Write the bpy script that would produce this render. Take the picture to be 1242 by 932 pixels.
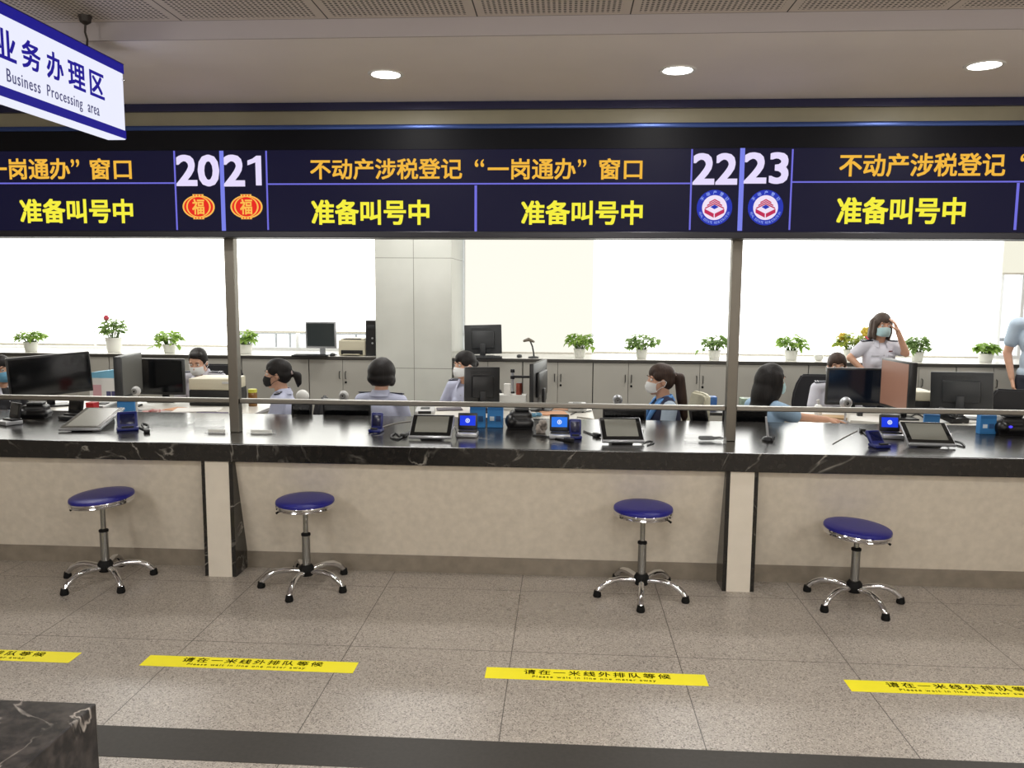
import bpy, bmesh, math, random
from mathutils import Vector, Matrix, Euler

for o in list(bpy.data.objects):
    bpy.data.objects.remove(o)
SC = bpy.context.scene
COL = SC.collection
PI = math.pi

# ------------------------------------------------------------ camera
FPX, CX, CY, EYE = 985.0, 621.0, 466.0, 1.73
vY = Vector(((684 - CX) / FPX, (353 - CY) / FPX, 1.0)).normalized()
vX = Vector((1.0, math.tan(0.0065), 0.0))
vX = (vX - vY * vX.dot(vY)).normalized()
vD = vY.cross(vX) * -1.0
if vD.y < 0:
    vD = -vD
ROWS = Matrix((vX, vY, -vD))
cam = bpy.data.cameras.new('camera')
cam.sensor_width = 36.0
cam.lens = 36.0 * FPX / 1242.0
cam.clip_start = 0.05
cam.clip_end = 200
camo = bpy.data.objects.new('camera', cam)
COL.objects.link(camo)
right, down, fwd = ROWS.col[0], ROWS.col[1], ROWS.col[2]
rot = Matrix((right, -down, -fwd)).transposed()
camo.matrix_world = Matrix.Translation((0, 0, EYE)) @ rot.to_4x4()
SC.camera = camo

def ray(px, py):
    return ROWS @ Vector(((px - CX) / FPX, (py - CY) / FPX, 1.0))
def W(px, py, Y):                      # point of the place seen at a pixel, at depth Y
    r = ray(px, py)
    return r * (Y / r.y) + Vector((0, 0, EYE))
def S(px, py, z):                      # the same on the level z
    r = ray(px, py)
    return r * ((z - EYE) / r.z) + Vector((0, 0, EYE))
def A(px, py, X):                      # the same on the plane x = X
    r = ray(px, py)
    return r * (X / r.x) + Vector((0, 0, EYE))

# ------------------------------------------------------------ view, world, lights
vs = SC.view_settings
vs.view_transform = 'Standard'
vs.look = 'None'
vs.exposure = 0.0
vs.gamma = 1.0
vs.use_curve_mapping = False
SC.cycles.max_bounces = 8
SC.cycles.use_denoising = True

world = bpy.data.worlds.new('daylight')
SC.world = world
world.use_nodes = True
bg = world.node_tree.nodes['Background']
bg.inputs[0].default_value = (0.93, 0.97, 1.0, 1)
bg.inputs[1].default_value = 1.6

def area(name, loc, sx, sy, power, color=(1, 0.97, 0.92)):
    l = bpy.data.lights.new(name, 'AREA')
    l.shape = 'RECTANGLE'
    l.size, l.size_y = sx, sy
    l.energy = power
    l.color = color
    o = bpy.data.objects.new(name, l)
    o.location = loc
    COL.objects.link(o)
    return o
HALL_W, OFFICE_W, DOWN_W, SOFFIT_FILL_W = 46, 22, 6.0, 56
for lx in (-3.4, 0.2, 3.8):
    for ly in (-1.2, 1.2):
        area('added_hall_light', (lx, ly, 2.86), 1.1, 0.5, HALL_W)  # unseen overhead lights added to brighten the hall
for lx in (-3.0, 0.6, 4.2):                  # unseen point lights added behind the camera to brighten the soffit
    l = bpy.data.lights.new('added_soffit_light', 'POINT')
    l.energy = SOFFIT_FILL_W
    l.shadow_soft_size = 0.25
    l.color = (1, 0.96, 0.91)
    o = bpy.data.objects.new('added_soffit_light', l)
    o.location = (lx, -0.9, 2.1)
    COL.objects.link(o)
for lx in (-4.2, -1.4, 1.4, 4.2):
    for ly in (6.0, 7.7):
        area('added_office_light', (lx, ly, 2.78), 1.1, 0.3, OFFICE_W, (1, 0.98, 0.95))  # unseen lights added above the staff to light them

# ------------------------------------------------------------ materials
def lin(c):
    f = lambda v: v / 12.92 if v <= 0.04045 else ((v + 0.055) / 1.055) ** 2.4
    return tuple(f(v / 255.0) for v in c) + (1,)
MATS = {}
def mat(name, rgb, rough=0.5, metal=0.0, vary=0.0, scale=20.0, bump=0.0, emit=0.0, spec=None, trans=0.0, alpha=1.0, coat=0.0, rgb2=None):
    if name in MATS:
        return MATS[name]
    m = bpy.data.materials.new(name)
    m.use_nodes = True
    nt = m.node_tree
    b = nt.nodes['Principled BSDF']
    c = lin(rgb)
    b.inputs['Base Color'].default_value = c
    b.inputs['Roughness'].default_value = rough
    b.inputs['Metallic'].default_value = metal
    if spec is not None:
        b.inputs['Specular IOR Level'].default_value = spec
    if trans:
        b.inputs['Transmission Weight'].default_value = trans
    if alpha < 1:
        b.inputs['Alpha'].default_value = alpha
    if coat:
        b.inputs['Coat Weight'].default_value = coat
        b.inputs['Coat Roughness'].default_value = 0.08
    if emit:
        b.inputs['Emission Color'].default_value = c
        b.inputs['Emission Strength'].default_value = emit
    if vary or bump or rgb2:
        tc = nt.nodes.new('ShaderNodeTexCoord')
        n = nt.nodes.new('ShaderNodeTexNoise')
        n.inputs['Scale'].default_value = scale
        n.inputs['Detail'].default_value = 6
        nt.links.new(tc.outputs['Object'], n.inputs['Vector'])
        if vary or rgb2:
            r = nt.nodes.new('ShaderNodeValToRGB')
            r.color_ramp.elements[0].position = 0.3
            r.color_ramp.elements[1].position = 0.7
            if rgb2:
                r.color_ramp.elements[0].color = lin(rgb2)
                r.color_ramp.elements[1].color = c
            else:
                r.color_ramp.elements[0].color = tuple(x * (1 - vary) for x in c[:3]) + (1,)
                r.color_ramp.elements[1].color = tuple(min(1, x * (1 + vary)) for x in c[:3]) + (1,)
            nt.links.new(n.outputs['Fac'], r.inputs['Fac'])
            nt.links.new(r.outputs['Color'], b.inputs['Base Color'])
        if bump:
            bp = nt.nodes.new('ShaderNodeBump')
            bp.inputs['Strength'].default_value = bump
            bp.inputs['Distance'].default_value = 0.01
            nt.links.new(n.outputs['Fac'], bp.inputs['Height'])
            nt.links.new(bp.outputs['Normal'], b.inputs['Normal'])
    MATS[name] = m
    return m

def nodes_of(m):
    nt = m.node_tree
    return nt, nt.nodes['Principled BSDF'], lambda t: nt.nodes.new(t), lambda a, b: nt.links.new(a, b)

def math_node(N, L, op, a, b=None):
    n = N('ShaderNodeMath')
    n.operation = op
    for i, v in enumerate((a, b)):
        if v is None:
            continue
        if isinstance(v, (int, float)):
            n.inputs[i].default_value = v
        else:
            L(v, n.inputs[i])
    return n.outputs[0]

def terrazzo():
    m = mat('terrazzo_floor', (150, 142, 134), 0.3)
    nt, b, N, L = nodes_of(m)
    tc = N('ShaderNodeTexCoord')
    v = N('ShaderNodeTexVoronoi'); v.inputs['Scale'].default_value = 210
    L(tc.outputs['Object'], v.inputs['Vector'])
    r = N('ShaderNodeValToRGB')
    e = r.color_ramp.elements
    e[0].position, e[0].color = 0.0, lin((104, 97, 90))
    e[1].position, e[1].color = 1.0, lin((200, 191, 180))
    for p, c in ((0.12, (122, 114, 106)), (0.2, (160, 152, 142)), (0.75, (170, 161, 151))):
        k = e.new(p); k.color = lin(c)
    sep = N('ShaderNodeSeparateColor')
    L(v.outputs['Color'], sep.inputs[0]); L(sep.outputs[0], r.inputs['Fac'])
    n = N('ShaderNodeTexNoise'); n.inputs['Scale'].default_value = 1.3; n.inputs['Detail'].default_value = 5
    L(tc.outputs['Object'], n.inputs['Vector'])
    r2 = N('ShaderNodeValToRGB')
    r2.color_ramp.elements[0].position, r2.color_ramp.elements[0].color = 0.3, (0.86, 0.86, 0.86, 1)
    r2.color_ramp.elements[1].position, r2.color_ramp.elements[1].color = 0.7, (1, 1, 1, 1)
    L(n.outputs['Fac'], r2.inputs['Fac'])
    mx = N('ShaderNodeMixRGB'); mx.blend_type = 'MULTIPLY'; mx.inputs[0].default_value = 1
    L(r.outputs[0], mx.inputs[1]); L(r2.outputs[0], mx.inputs[2])
    sx = N('ShaderNodeSeparateXYZ'); L(tc.outputs['Object'], sx.inputs[0])
    def seam(out, off, pitch):
        a = math_node(N, L, 'SUBTRACT', out, off)
        a = math_node(N, L, 'DIVIDE', a, pitch)
        a = math_node(N, L, 'FRACT', math_node(N, L, 'ADD', a, 40.5))
        a = math_node(N, L, 'ABSOLUTE', math_node(N, L, 'SUBTRACT', a, 0.5))
        return math_node(N, L, 'LESS_THAN', a, 0.0026)
    s = math_node(N, L, 'MAXIMUM', seam(sx.outputs[0], -0.227, 0.791), seam(sx.outputs[1], 3.735, 0.8))
    mx2 = N('ShaderNodeMixRGB'); mx2.inputs[2].default_value = lin((70, 64, 58))
    L(s, mx2.inputs[0]); L(mx.outputs[0], mx2.inputs[1])
    L(mx2.outputs[0], b.inputs['Base Color'])
    rr = math_node(N, L, 'ADD', math_node(N, L, 'MULTIPLY', n.outputs['Fac'], 0.2), 0.2)
    L(rr, b.inputs['Roughness'])
    return m

def marble(name, base=(22, 21, 21), vein=(150, 145, 138), rough=0.16, scale=2.2, tint=(44, 42, 40), wide=0.008, lo=0.5):
    m = mat(name, base, rough)
    nt, b, N, L = nodes_of(m)
    tc = N('ShaderNodeTexCoord')
    n1 = N('ShaderNodeTexNoise'); n1.inputs['Scale'].default_value = scale; n1.inputs['Detail'].default_value = 8
    n1.inputs['Distortion'].default_value = 1.4
    L(tc.outputs['Object'], n1.inputs['Vector'])
    a = math_node(N, L, 'ABSOLUTE', math_node(N, L, 'SUBTRACT', n1.outputs['Fac'], 0.5))
    r = N('ShaderNodeValToRGB')
    r.color_ramp.elements[0].position, r.color_ramp.elements[0].color = 0.0, (1, 1, 1, 1)
    r.color_ramp.elements[1].position, r.color_ramp.elements[1].color = wide, (0, 0, 0, 1)
    L(a, r.inputs['Fac'])
    n2 = N('ShaderNodeTexNoise'); n2.inputs['Scale'].default_value = scale * 2.6; n2.inputs['Detail'].default_value = 3
    L(tc.outputs['Object'], n2.inputs['Vector'])
    r2 = N('ShaderNodeValToRGB')
    r2.color_ramp.elements[0].position, r2.color_ramp.elements[0].color = lo, (0, 0, 0, 1)
    r2.color_ramp.elements[1].position, r2.color_ramp.elements[1].color = 0.68, (1, 1, 1, 1)
    L(n2.outputs['Fac'], r2.inputs['Fac'])
    f = math_node(N, L, 'MULTIPLY', r.outputs[0], r2.outputs[0])
    n3 = N('ShaderNodeTexNoise'); n3.inputs['Scale'].default_value = 30; n3.inputs['Detail'].default_value = 8
    L(tc.outputs['Object'], n3.inputs['Vector'])
    r3 = N('ShaderNodeValToRGB')
    r3.color_ramp.elements[0].position, r3.color_ramp.elements[0].color = 0.42, lin(base)
    r3.color_ramp.elements[1].position, r3.color_ramp.elements[1].color = 0.72, lin(tint)
    L(n3.outputs['Fac'], r3.inputs['Fac'])
    mx = N('ShaderNodeMixRGB'); mx.inputs[2].default_value = lin(vein)
    L(f, mx.inputs[0]); L(r3.outputs[0], mx.inputs[1])
    L(mx.outputs[0], b.inputs['Base Color'])
    return m

def perforated():
    m = mat('perforated_ceiling_panel', (164, 157, 152), 0.6)
    nt, b, N, L = nodes_of(m)
    tc = N('ShaderNodeTexCoord')
    sx = N('ShaderNodeSeparateXYZ'); L(tc.outputs['Object'], sx.inputs[0])
    def cell(out, pitch):
        a = math_node(N, L, 'FRACT', math_node(N, L, 'ADD', math_node(N, L, 'DIVIDE', out, pitch), 400.0))
        return math_node(N, L, 'SUBTRACT', a, 0.5)
    cx, cy = cell(sx.outputs[0], 0.022), cell(sx.outputs[1], 0.022)
    d = math_node(N, L, 'SQRT', math_node(N, L, 'ADD', math_node(N, L, 'MULTIPLY', cx, cx), math_node(N, L, 'MULTIPLY', cy, cy)))
    hole = math_node(N, L, 'LESS_THAN', d, 0.3)
    def band(out, off, pitch, half):
        a = math_node(N, L, 'FRACT', math_node(N, L, 'ADD', math_node(N, L, 'DIVIDE', math_node(N, L, 'SUBTRACT', out, off), pitch), 40.5))
        a = math_node(N, L, 'ABSOLUTE', math_node(N, L, 'SUBTRACT', a, 0.5))
        return math_node(N, L, 'LESS_THAN', a, half / pitch)
    edge = math_node(N, L, 'MAXIMUM', band(sx.outputs[0], -0.38, 0.64, 0.035), band(sx.outputs[1], 3.56, 0.64, 0.03))
    hole = math_node(N, L, 'MULTIPLY', hole, math_node(N, L, 'SUBTRACT', 1.0, edge))
    line = math_node(N, L, 'MAXIMUM', band(sx.outputs[0], -0.38, 0.64, 0.003), band(sx.outputs[1], 3.56, 0.64, 0.003))
    dark = math_node(N, L, 'MAXIMUM', hole, line)
    mx = N('ShaderNodeMixRGB'); mx.inputs[1].default_value = lin((206, 197, 190)); mx.inputs[2].default_value = lin((62, 57, 54))
    L(dark, mx.inputs[0]); L(mx.outputs[0], b.inputs['Base Color'])
    return m

def tiled(name, rgb, joint, xs, zs, rough=0.25, w=0.003):
    m = mat(name, rgb, rough)
    nt, b, N, L = nodes_of(m)
    tc = N('ShaderNodeTexCoord')
    sx = N('ShaderNodeSeparateXYZ'); L(tc.outputs['Object'], sx.inputs[0])
    acc = None
    for out, vals in ((sx.outputs[0], xs), (sx.outputs[2], zs)):
        for v in vals:
            a = math_node(N, L, 'LESS_THAN', math_node(N, L, 'ABSOLUTE', math_node(N, L, 'SUBTRACT', out, v)), w)
            acc = a if acc is None else math_node(N, L, 'MAXIMUM', acc, a)
    n = N('ShaderNodeTexNoise'); n.inputs['Scale'].default_value = 4; n.inputs['Detail'].default_value = 6
    L(tc.outputs['Object'], n.inputs['Vector'])
    r = N('ShaderNodeValToRGB')
    c = lin(rgb)
    r.color_ramp.elements[0].position, r.color_ramp.elements[0].color = 0.3, tuple(x * 0.93 for x in c[:3]) + (1,)
    r.color_ramp.elements[1].position, r.color_ramp.elements[1].color = 0.7, c
    L(n.outputs['Fac'], r.inputs['Fac'])
    mx = N('ShaderNodeMixRGB'); mx.inputs[2].default_value = lin(joint)
    L(acc, mx.inputs[0]); L(r.outputs[0], mx.inputs[1]); L(mx.outputs[0], b.inputs['Base Color'])
    return m

def brushed(name, rgb, rough=0.3, axis=2):
    m = mat(name, rgb, rough, 1.0)
    nt, b, N, L = nodes_of(m)
    tc = N('ShaderNodeTexCoord')
    mp = N('ShaderNodeMapping')
    mp.inputs['Scale'].default_value = (4 if axis == 0 else 300, 300, 4 if axis == 2 else 300)
    L(tc.outputs['Object'], mp.inputs[0])
    n = N('ShaderNodeTexNoise'); n.inputs['Scale'].default_value = 1
    L(mp.outputs[0], n.inputs['Vector'])
    r = math_node(N, L, 'ADD', math_node(N, L, 'MULTIPLY', n.outputs['Fac'], 0.25), rough - 0.1)
    L(r, b.inputs['Roughness'])
    return m

def glow(name, rgb, strength):
    m = mat(name, (6, 6, 8), 0.55, spec=0.15)
    b = m.node_tree.nodes['Principled BSDF']
    b.inputs['Emission Color'].default_value = lin(rgb)
    b.inputs['Emission Strength'].default_value = strength
    return m

def leafy(name, rgb, rgb2, scale):
    m = mat(name, rgb, 0.4, rgb2=rgb2, scale=scale)
    nt, b, N, L = nodes_of(m)
    out = nt.nodes['Material Output']
    ramp = [n for n in nt.nodes if n.type == 'VALTORGB'][0]
    tr = N('ShaderNodeBsdfTranslucent')
    L(ramp.outputs[0], tr.inputs[0])
    mx = N('ShaderNodeMixShader'); mx.inputs[0].default_value = 0.5
    L(b.outputs[0], mx.inputs[1]); L(tr.outputs[0], mx.inputs[2]); L(mx.outputs[0], out.inputs[0])
    return m

def sheen_screen(name, rgb, rough=0.12):
    return mat(name, rgb, rough, 0.0, spec=0.6)

# ------------------------------------------------------------ mesh builder
class MB:
    def __init__(s):
        s.bm = bmesh.new()
        s.mi = 0
    def add(s, t, M=None):
        if M is not None:
            t.transform(M)
        for f in t.faces:
            f.material_index = s.mi
        me = bpy.data.meshes.new('tmp')
        t.to_mesh(me)
        t.free()
        s.bm.from_mesh(me)
        bpy.data.meshes.remove(me)
        return s
    def box(s, c, size, rot=None, bev=0.0, seg=2):
        t = bmesh.new()
        bmesh.ops.create_cube(t, size=1)
        bmesh.ops.scale(t, vec=size, verts=t.verts)
        if bev:
            bmesh.ops.bevel(t, geom=t.edges[:], offset=bev, segments=seg, profile=0.5, affect='EDGES')
        M = Matrix.Translation(c)
        if rot is not None:
            M = M @ (rot if isinstance(rot, Matrix) else Euler(rot).to_matrix().to_4x4())
        return s.add(t, M)
    def span(s, lo, hi, bev=0.0):
        lo, hi = Vector(lo), Vector(hi)
        d = hi - lo
        return s.box((lo + hi) / 2, (abs(d.x), abs(d.y), abs(d.z)), None, bev)
    def cone(s, p0, p1, r0, r1=None, n=20):
        p0, p1 = Vector(p0), Vector(p1)
        r1 = r0 if r1 is None else r1
        d = p1 - p0
        t = bmesh.new()
        bmesh.ops.create_cone(t, cap_ends=True, segments=n, radius1=r0, radius2=r1, depth=d.length)
        q = Vector((0, 0, 1)).rotation_difference(d.normalized()).to_matrix().to_4x4()
        return s.add(t, Matrix.Translation((p0 + p1) / 2) @ q)
    def ball(s, c, r, rot=None, n=16):
        if isinstance(r, (int, float)):
            r = (r, r, r)
        t = bmesh.new()
        bmesh.ops.create_uvsphere(t, u_segments=n, v_segments=max(8, n * 2 // 3), radius=1)
        M = Matrix.Translation(c)
        if rot is not None:
            M = M @ Euler(rot).to_matrix().to_4x4()
        return s.add(t, M @ Matrix.Diagonal((r[0], r[1], r[2], 1)))
    def capsule(s, p0, p1, r0, r1=None, n=14):
        r1 = r0 if r1 is None else r1
        s.ball(p0, r0, n=n)
        s.ball(p1, r1, n=n)
        if (Vector(p0) - Vector(p1)).length > 1e-5:
            s.cone(p0, p1, r0, r1, n)
        return s
    def lathe(s, prof, c=(0, 0, 0), n=32, rot=None):
        t = bmesh.new()
        rings = []
        for r, z in prof:
            if r < 1e-6:
                rings.append([t.verts.new((0, 0, z))])
            else:
                rings.append([t.verts.new((r * math.cos(2 * PI * k / n), r * math.sin(2 * PI * k / n), z)) for k in range(n)])
        for a, b in zip(rings, rings[1:]):
            for k in range(n):
                k2 = (k + 1) % n
                if len(a) == 1 and len(b) == 1:
                    continue
                if len(a) == 1:
                    t.faces.new((a[0], b[k2], b[k]))
                elif len(b) == 1:
                    t.faces.new((a[k], a[k2], b[0]))
                else:
                    t.faces.new((a[k], a[k2], b[k2], b[k]))
        bmesh.ops.recalc_face_normals(t, faces=t.faces)
        M = Matrix.Translation(c)
        if rot is not None:
            M = M @ Euler(rot).to_matrix().to_4x4()
        return s.add(t, M)
    def tube(s, pts, r, n=10, closed=False):
        pts = [Vector(p) for p in pts]
        rs = r if isinstance(r, (list, tuple)) else [r] * len(pts)
        t = bmesh.new()
        rings = []
        up = Vector((0, 0, 1))
        prev = None
        for i, p in enumerate(pts):
            if closed:
                d = pts[(i + 1) % len(pts)] - pts[i - 1]
            else:
                d = pts[min(i + 1, len(pts) - 1)] - pts[max(i - 1, 0)]
            d.normalize()
            if prev is None:
                u = d.cross(up)
                if u.length < 1e-3:
                    u = d.cross(Vector((1, 0, 0)))
            else:
                u = prev - d * prev.dot(d)
            u.normalize()
            prev = u
            w = d.cross(u)
            rings.append([t.verts.new(p + (u * math.cos(2 * PI * k / n) + w * math.sin(2 * PI * k / n)) * rs[i]) for k in range(n)])
        pairs = list(zip(rings, rings[1:]))
        if closed:
            pairs.append((rings[-1], rings[0]))
        for a, b in pairs:
            for k in range(n):
                t.faces.new((a[k], a[(k + 1) % n], b[(k + 1) % n], b[k]))
        if not closed:
            t.faces.new(rings[0][::-1])
            t.faces.new(rings[-1])
        bmesh.ops.recalc_face_normals(t, faces=t.faces)
        return s.add(t)
    def prism(s, poly, h, M=None):       # outline in xy, extruded from z=0 to z=h
        t = bmesh.new()
        lo = [t.verts.new((x, y, 0)) for x, y in poly]
        hi = [t.verts.new((x, y, h)) for x, y in poly]
        n = len(poly)
        t.faces.new(lo[::-1]); t.faces.new(hi)
        for k in range(n):
            t.faces.new((lo[k], lo[(k + 1) % n], hi[(k + 1) % n], hi[k]))
        bmesh.ops.recalc_face_normals(t, faces=t.faces)
        return s.add(t, M)
    def quad(s, pts):
        t = bmesh.new()
        t.faces.new([t.verts.new(p) for p in pts])
        return s.add(t)
    def build(s, name, mats, parent=None, loc=None, rot=None, smooth=True, world=False):
        me = bpy.data.meshes.new(name)
        s.bm.to_mesh(me)
        s.bm.free()
        return link(name, me, mats, parent, loc, rot, smooth)

def link(name, me, mats, parent=None, loc=None, rot=None, smooth=True):
    if not isinstance(mats, (list, tuple)):
        mats = [mats]
    for m in mats:
        me.materials.append(m)
    if smooth and len(me.polygons):
        me.polygons.foreach_set('use_smooth', [True] * len(me.polygons))
        me.set_sharp_from_angle(angle=math.radians(38))
    o = bpy.data.objects.new(name, me)
    COL.objects.link(o)
    if parent is not None:
        o.parent = parent
    if loc is not None:
        o.location = loc
    if rot is not None:
        o.rotation_euler = rot
    return o

def tag(o, label, cat, group=None, kind=None):
    o['label'] = label
    o['category'] = cat
    if group:
        o['group'] = group
    if kind:
        o['kind'] = kind
    return o
def thing(name, label, cat, loc=(0, 0, 0), rotz=0.0, group=None):
    o = bpy.data.objects.new(name, None)
    o.empty_display_size = 0.1
    COL.objects.link(o)
    o.location = loc
    o.rotation_euler = (0, 0, rotz)
    return tag(o, label, cat, group)
def struct(o):
    o['kind'] = 'structure'
    return o
def copy_tree(root, loc=None, rotz=None, label=None, scale=None, group=None):
    r = root.copy()
    COL.objects.link(r)
    if loc is not None:
        r.location = loc
    if rotz is not None:
        r.rotation_euler = (0, 0, rotz)
    if scale is not None:
        r.scale = (scale,) * 3
    if label:
        r['label'] = label
    if group:
        r['group'] = group
    for ch in list(root.children):
        c = ch.copy()
        COL.objects.link(c)
        c.parent = r
        for g in list(ch.children):
            d = g.copy()
            COL.objects.link(d)
            d.parent = c
    return r

FACE_FRONT = Matrix(((1, 0, 0, 0), (0, 0, -1, 0), (0, 1, 0, 0), (0, 0, 0, 1)))      # local xy -> xz, normal to -y
FACE_PLUSX = Matrix(((0, 0, 1, 0), (1, 0, 0, 0), (0, 1, 0, 0), (0, 0, 0, 1)))       # local xy -> yz, normal to +x
def text_mesh(body, w, h=None, bold=0.0, depth=0.002, spacing=1.0, ref=None):
    """mesh of the writing fitted to w x h, its lower left corner at the origin"""
    cu = bpy.data.curves.new('writing', 'FONT')
    cu.body = body
    cu.size = 1
    cu.space_character = spacing
    cu.resolution_u = 3
    ob = bpy.data.objects.new('writing', cu)
    COL.objects.link(ob)
    dg = bpy.context.evaluated_depsgraph_get()
    dg.update()
    me = bpy.data.meshes.new_from_object(ob.evaluated_get(dg))
    bpy.data.objects.remove(ob)
    bpy.data.curves.remove(cu)
    xs = [v.co.x for v in me.vertices]; ys = [v.co.y for v in me.vertices]
    x0, x1, y0, y1 = min(xs), max(xs), min(ys), max(ys)
    sx = w / (x1 - x0)
    sy = h / (y1 - y0) if h else sx
    for v in me.vertices:
        v.co = ((v.co.x - x0) * sx, (v.co.y - y0) * sy, 0)
    bm = bmesh.new()
    bm.from_mesh(me)
    if depth:
        g = bmesh.ops.extrude_face_region(bm, geom=bm.faces[:])
        bmesh.ops.translate(bm, vec=(0, 0, depth), verts=[x for x in g['geom'] if isinstance(x, bmesh.types.BMVert)])
        bmesh.ops.recalc_face_normals(bm, faces=bm.faces)
    if bold:                                   # heavier strokes: the characters laid a stroke's fraction apart
        src = bm.copy()
        r = bold * (y1 - y0) * sy
        steps = (-1, -.5, 0, .5, 1) if bold > 0.035 and len(body) < 3 else (-1, 0, 1)
        for dx, dy in [(i, j) for i in steps for j in steps if i or j]:
            tmp = bpy.data.meshes.new('tmp')
            k = src.copy()
            bmesh.ops.translate(k, vec=(dx * r, dy * r, 0), verts=k.verts)
            k.to_mesh(tmp); k.free()
            bm.from_mesh(tmp)
            bpy.data.meshes.remove(tmp)
        src.free()
    bm.to_mesh(me)
    bm.free()
    return me
def writing(name, body, M, w, h, m, parent, bold=0.0, depth=0.002, spacing=1.0):
    me = text_mesh(body, w, h, bold, depth, spacing)
    me.transform(M)
    return link(name, me, m, parent, smooth=False)

def remeshed(mb, voxel, smooth=5, factor=0.5):
    """the solids of mb fused into one continuous surface"""
    me = bpy.data.meshes.new('tmp')
    mb.bm.to_mesh(me)
    mb.bm.free()
    ob = bpy.data.objects.new('tmp', me)
    COL.objects.link(ob)
    r = ob.modifiers.new('r', 'REMESH')
    r.mode = 'VOXEL'
    r.voxel_size = voxel
    if smooth:
        s = ob.modifiers.new('s', 'SMOOTH')
        s.iterations = smooth
        s.factor = factor
    dg = bpy.context.evaluated_depsgraph_get()
    dg.update()
    out = bpy.data.meshes.new_from_object(ob.evaluated_get(dg))
    bpy.data.objects.remove(ob)
    bpy.data.meshes.remove(me)
    return out

# ------------------------------------------------------------ the setting
XL, XR, YN, YF = -7.5, 6.8, -3.2, 9.25
m_wall = mat('painted_wall', (196, 190, 182), 0.7, vary=0.03, scale=3)
m_soffit = mat('soffit_paint', (238, 232, 231), 0.65, vary=0.03, scale=2)
m_khaki = mat('khaki_wall_band', (152, 146, 122), 0.45, vary=0.04, scale=6)
m_navy = mat('navy_metal_trim', (32, 32, 70), 0.4, 0.2, vary=0.1, scale=3)
m_strip = mat('dark_stone_strip', (54, 51, 47), 0.45, vary=0.12, scale=60, spec=0.25)

struct(MB().span((XL, YN, -0.12), (XR, YF + 0.3, 0)).build('floor', terrazzo(), smooth=False))
struct(MB().span((XL, 2.737, 0.0), (XR, 2.945, 0.0015)).build('trim_1', m_strip, smooth=False))
struct(MB().span((XL, YN, 2.876), (XR, 3.56, 2.95)).build('ceiling', perforated(), smooth=False))
b = MB()
b.span((XL, 3.572, 2.80), (XR, 4.78, 2.95))
struct(b.build('ceiling_soffit', m_soffit, smooth=False))
struct(MB().span((XL, 3.56, 2.7995), (XR, 3.572, 2.876)).build('trim_4', mat('shaded_fascia_paint', (186, 180, 182), 0.6), smooth=False))  # fascia shade put into a darker colour than the soffit
struct(MB().span((XL, 4.96, 2.80), (XR, YF, 2.95)).build('ceiling_office', m_wall, smooth=False))
struct(MB().span((XL, 4.78, 2.62), (XR, 4.96, 2.95)).build('wall_upper', m_khaki, smooth=False))
struct(MB().span((XL, 4.752, 2.756), (XR, 4.781, 2.7995)).build('trim_2', m_navy, smooth=False))
struct(MB().span((XL - 0.15, YN, 0), (XL, YF, 2.95)).build('wall_left', m_wall, smooth=False))
struct(MB().span((XR, YN, 0), (XR + 0.15, YF, 2.95)).build('wall_right', m_wall, smooth=False))
struct(MB().span((XL, YN - 0.15, 0), (XR, YN, 2.95)).build('wall_near', m_wall, smooth=False))
# window wall: low wall, head and the windows between
SILL, HEAD = 1.0, 2.62
struct(MB().span((XL, YF, 0), (XR, YF + 0.2, SILL)).build('wall_back', m_wall, smooth=False))
struct(MB().span((XL, YF, HEAD), (XR, YF + 0.2, 2.95)).build('wall_back_head', m_wall, smooth=False))
struct(MB().span((XL, YF - 0.06, SILL - 0.03), (XR, YF - 0.001, SILL), 0.004).build('trim_3', mat('sill_stone', (205, 203, 196), 0.3), smooth=False))
COLX0, COLX1 = W(456, 436, 8.35).x, W(548, 436, 8.35).x
m_col = tiled('column_panel', (204, 206, 198), (132, 132, 124), [W(502, 400, 8.35).x], [W(500, 313, 8.35).z, W(500, 447, 8.35).z], 0.22)
struct(MB().span((COLX0, 8.35, 0), (COLX1, YF + 0.19, 2.8), 0.006).build('column', m_col, smooth=False))
m_winframe = mat('window_frame_white', (226, 228, 228), 0.4)
m_glass = mat('window_glass', (245, 250, 250), 0.02, alpha=0.06, spec=0.5)
def window(n, x0, x1, mull):
    f = MB()
    y0, y1 = YF + 0.05, YF + 0.11
    f.span((x0, y0, SILL), (x1, y1, SILL + 0.05))
    f.span((x0, y0, HEAD - 0.05), (x1, y1, HEAD))
    for x in [x0 + 0.025] + mull + [x1 - 0.025]:
        f.span((x - 0.016, y0, SILL + 0.05), (x + 0.016, y1, HEAD - 0.05))
    r = struct(f.build('window_%d' % n, m_winframe, smooth=False))
    g = MB().span((x0 + 0.01, y0 + 0.025, SILL + 0.01), (x1 - 0.01, y0 + 0.033, HEAD - 0.01)).build('glazing', m_glass, r, smooth=False)
window(1, XL, COLX0, [-5.4, -4.2, -3.1])
window(2, COLX1, XR, [0.2, 1.5, 2.8, W(1217, 370, YF).x, W(1241, 370, YF).x + 0.02, 5.7])

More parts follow.
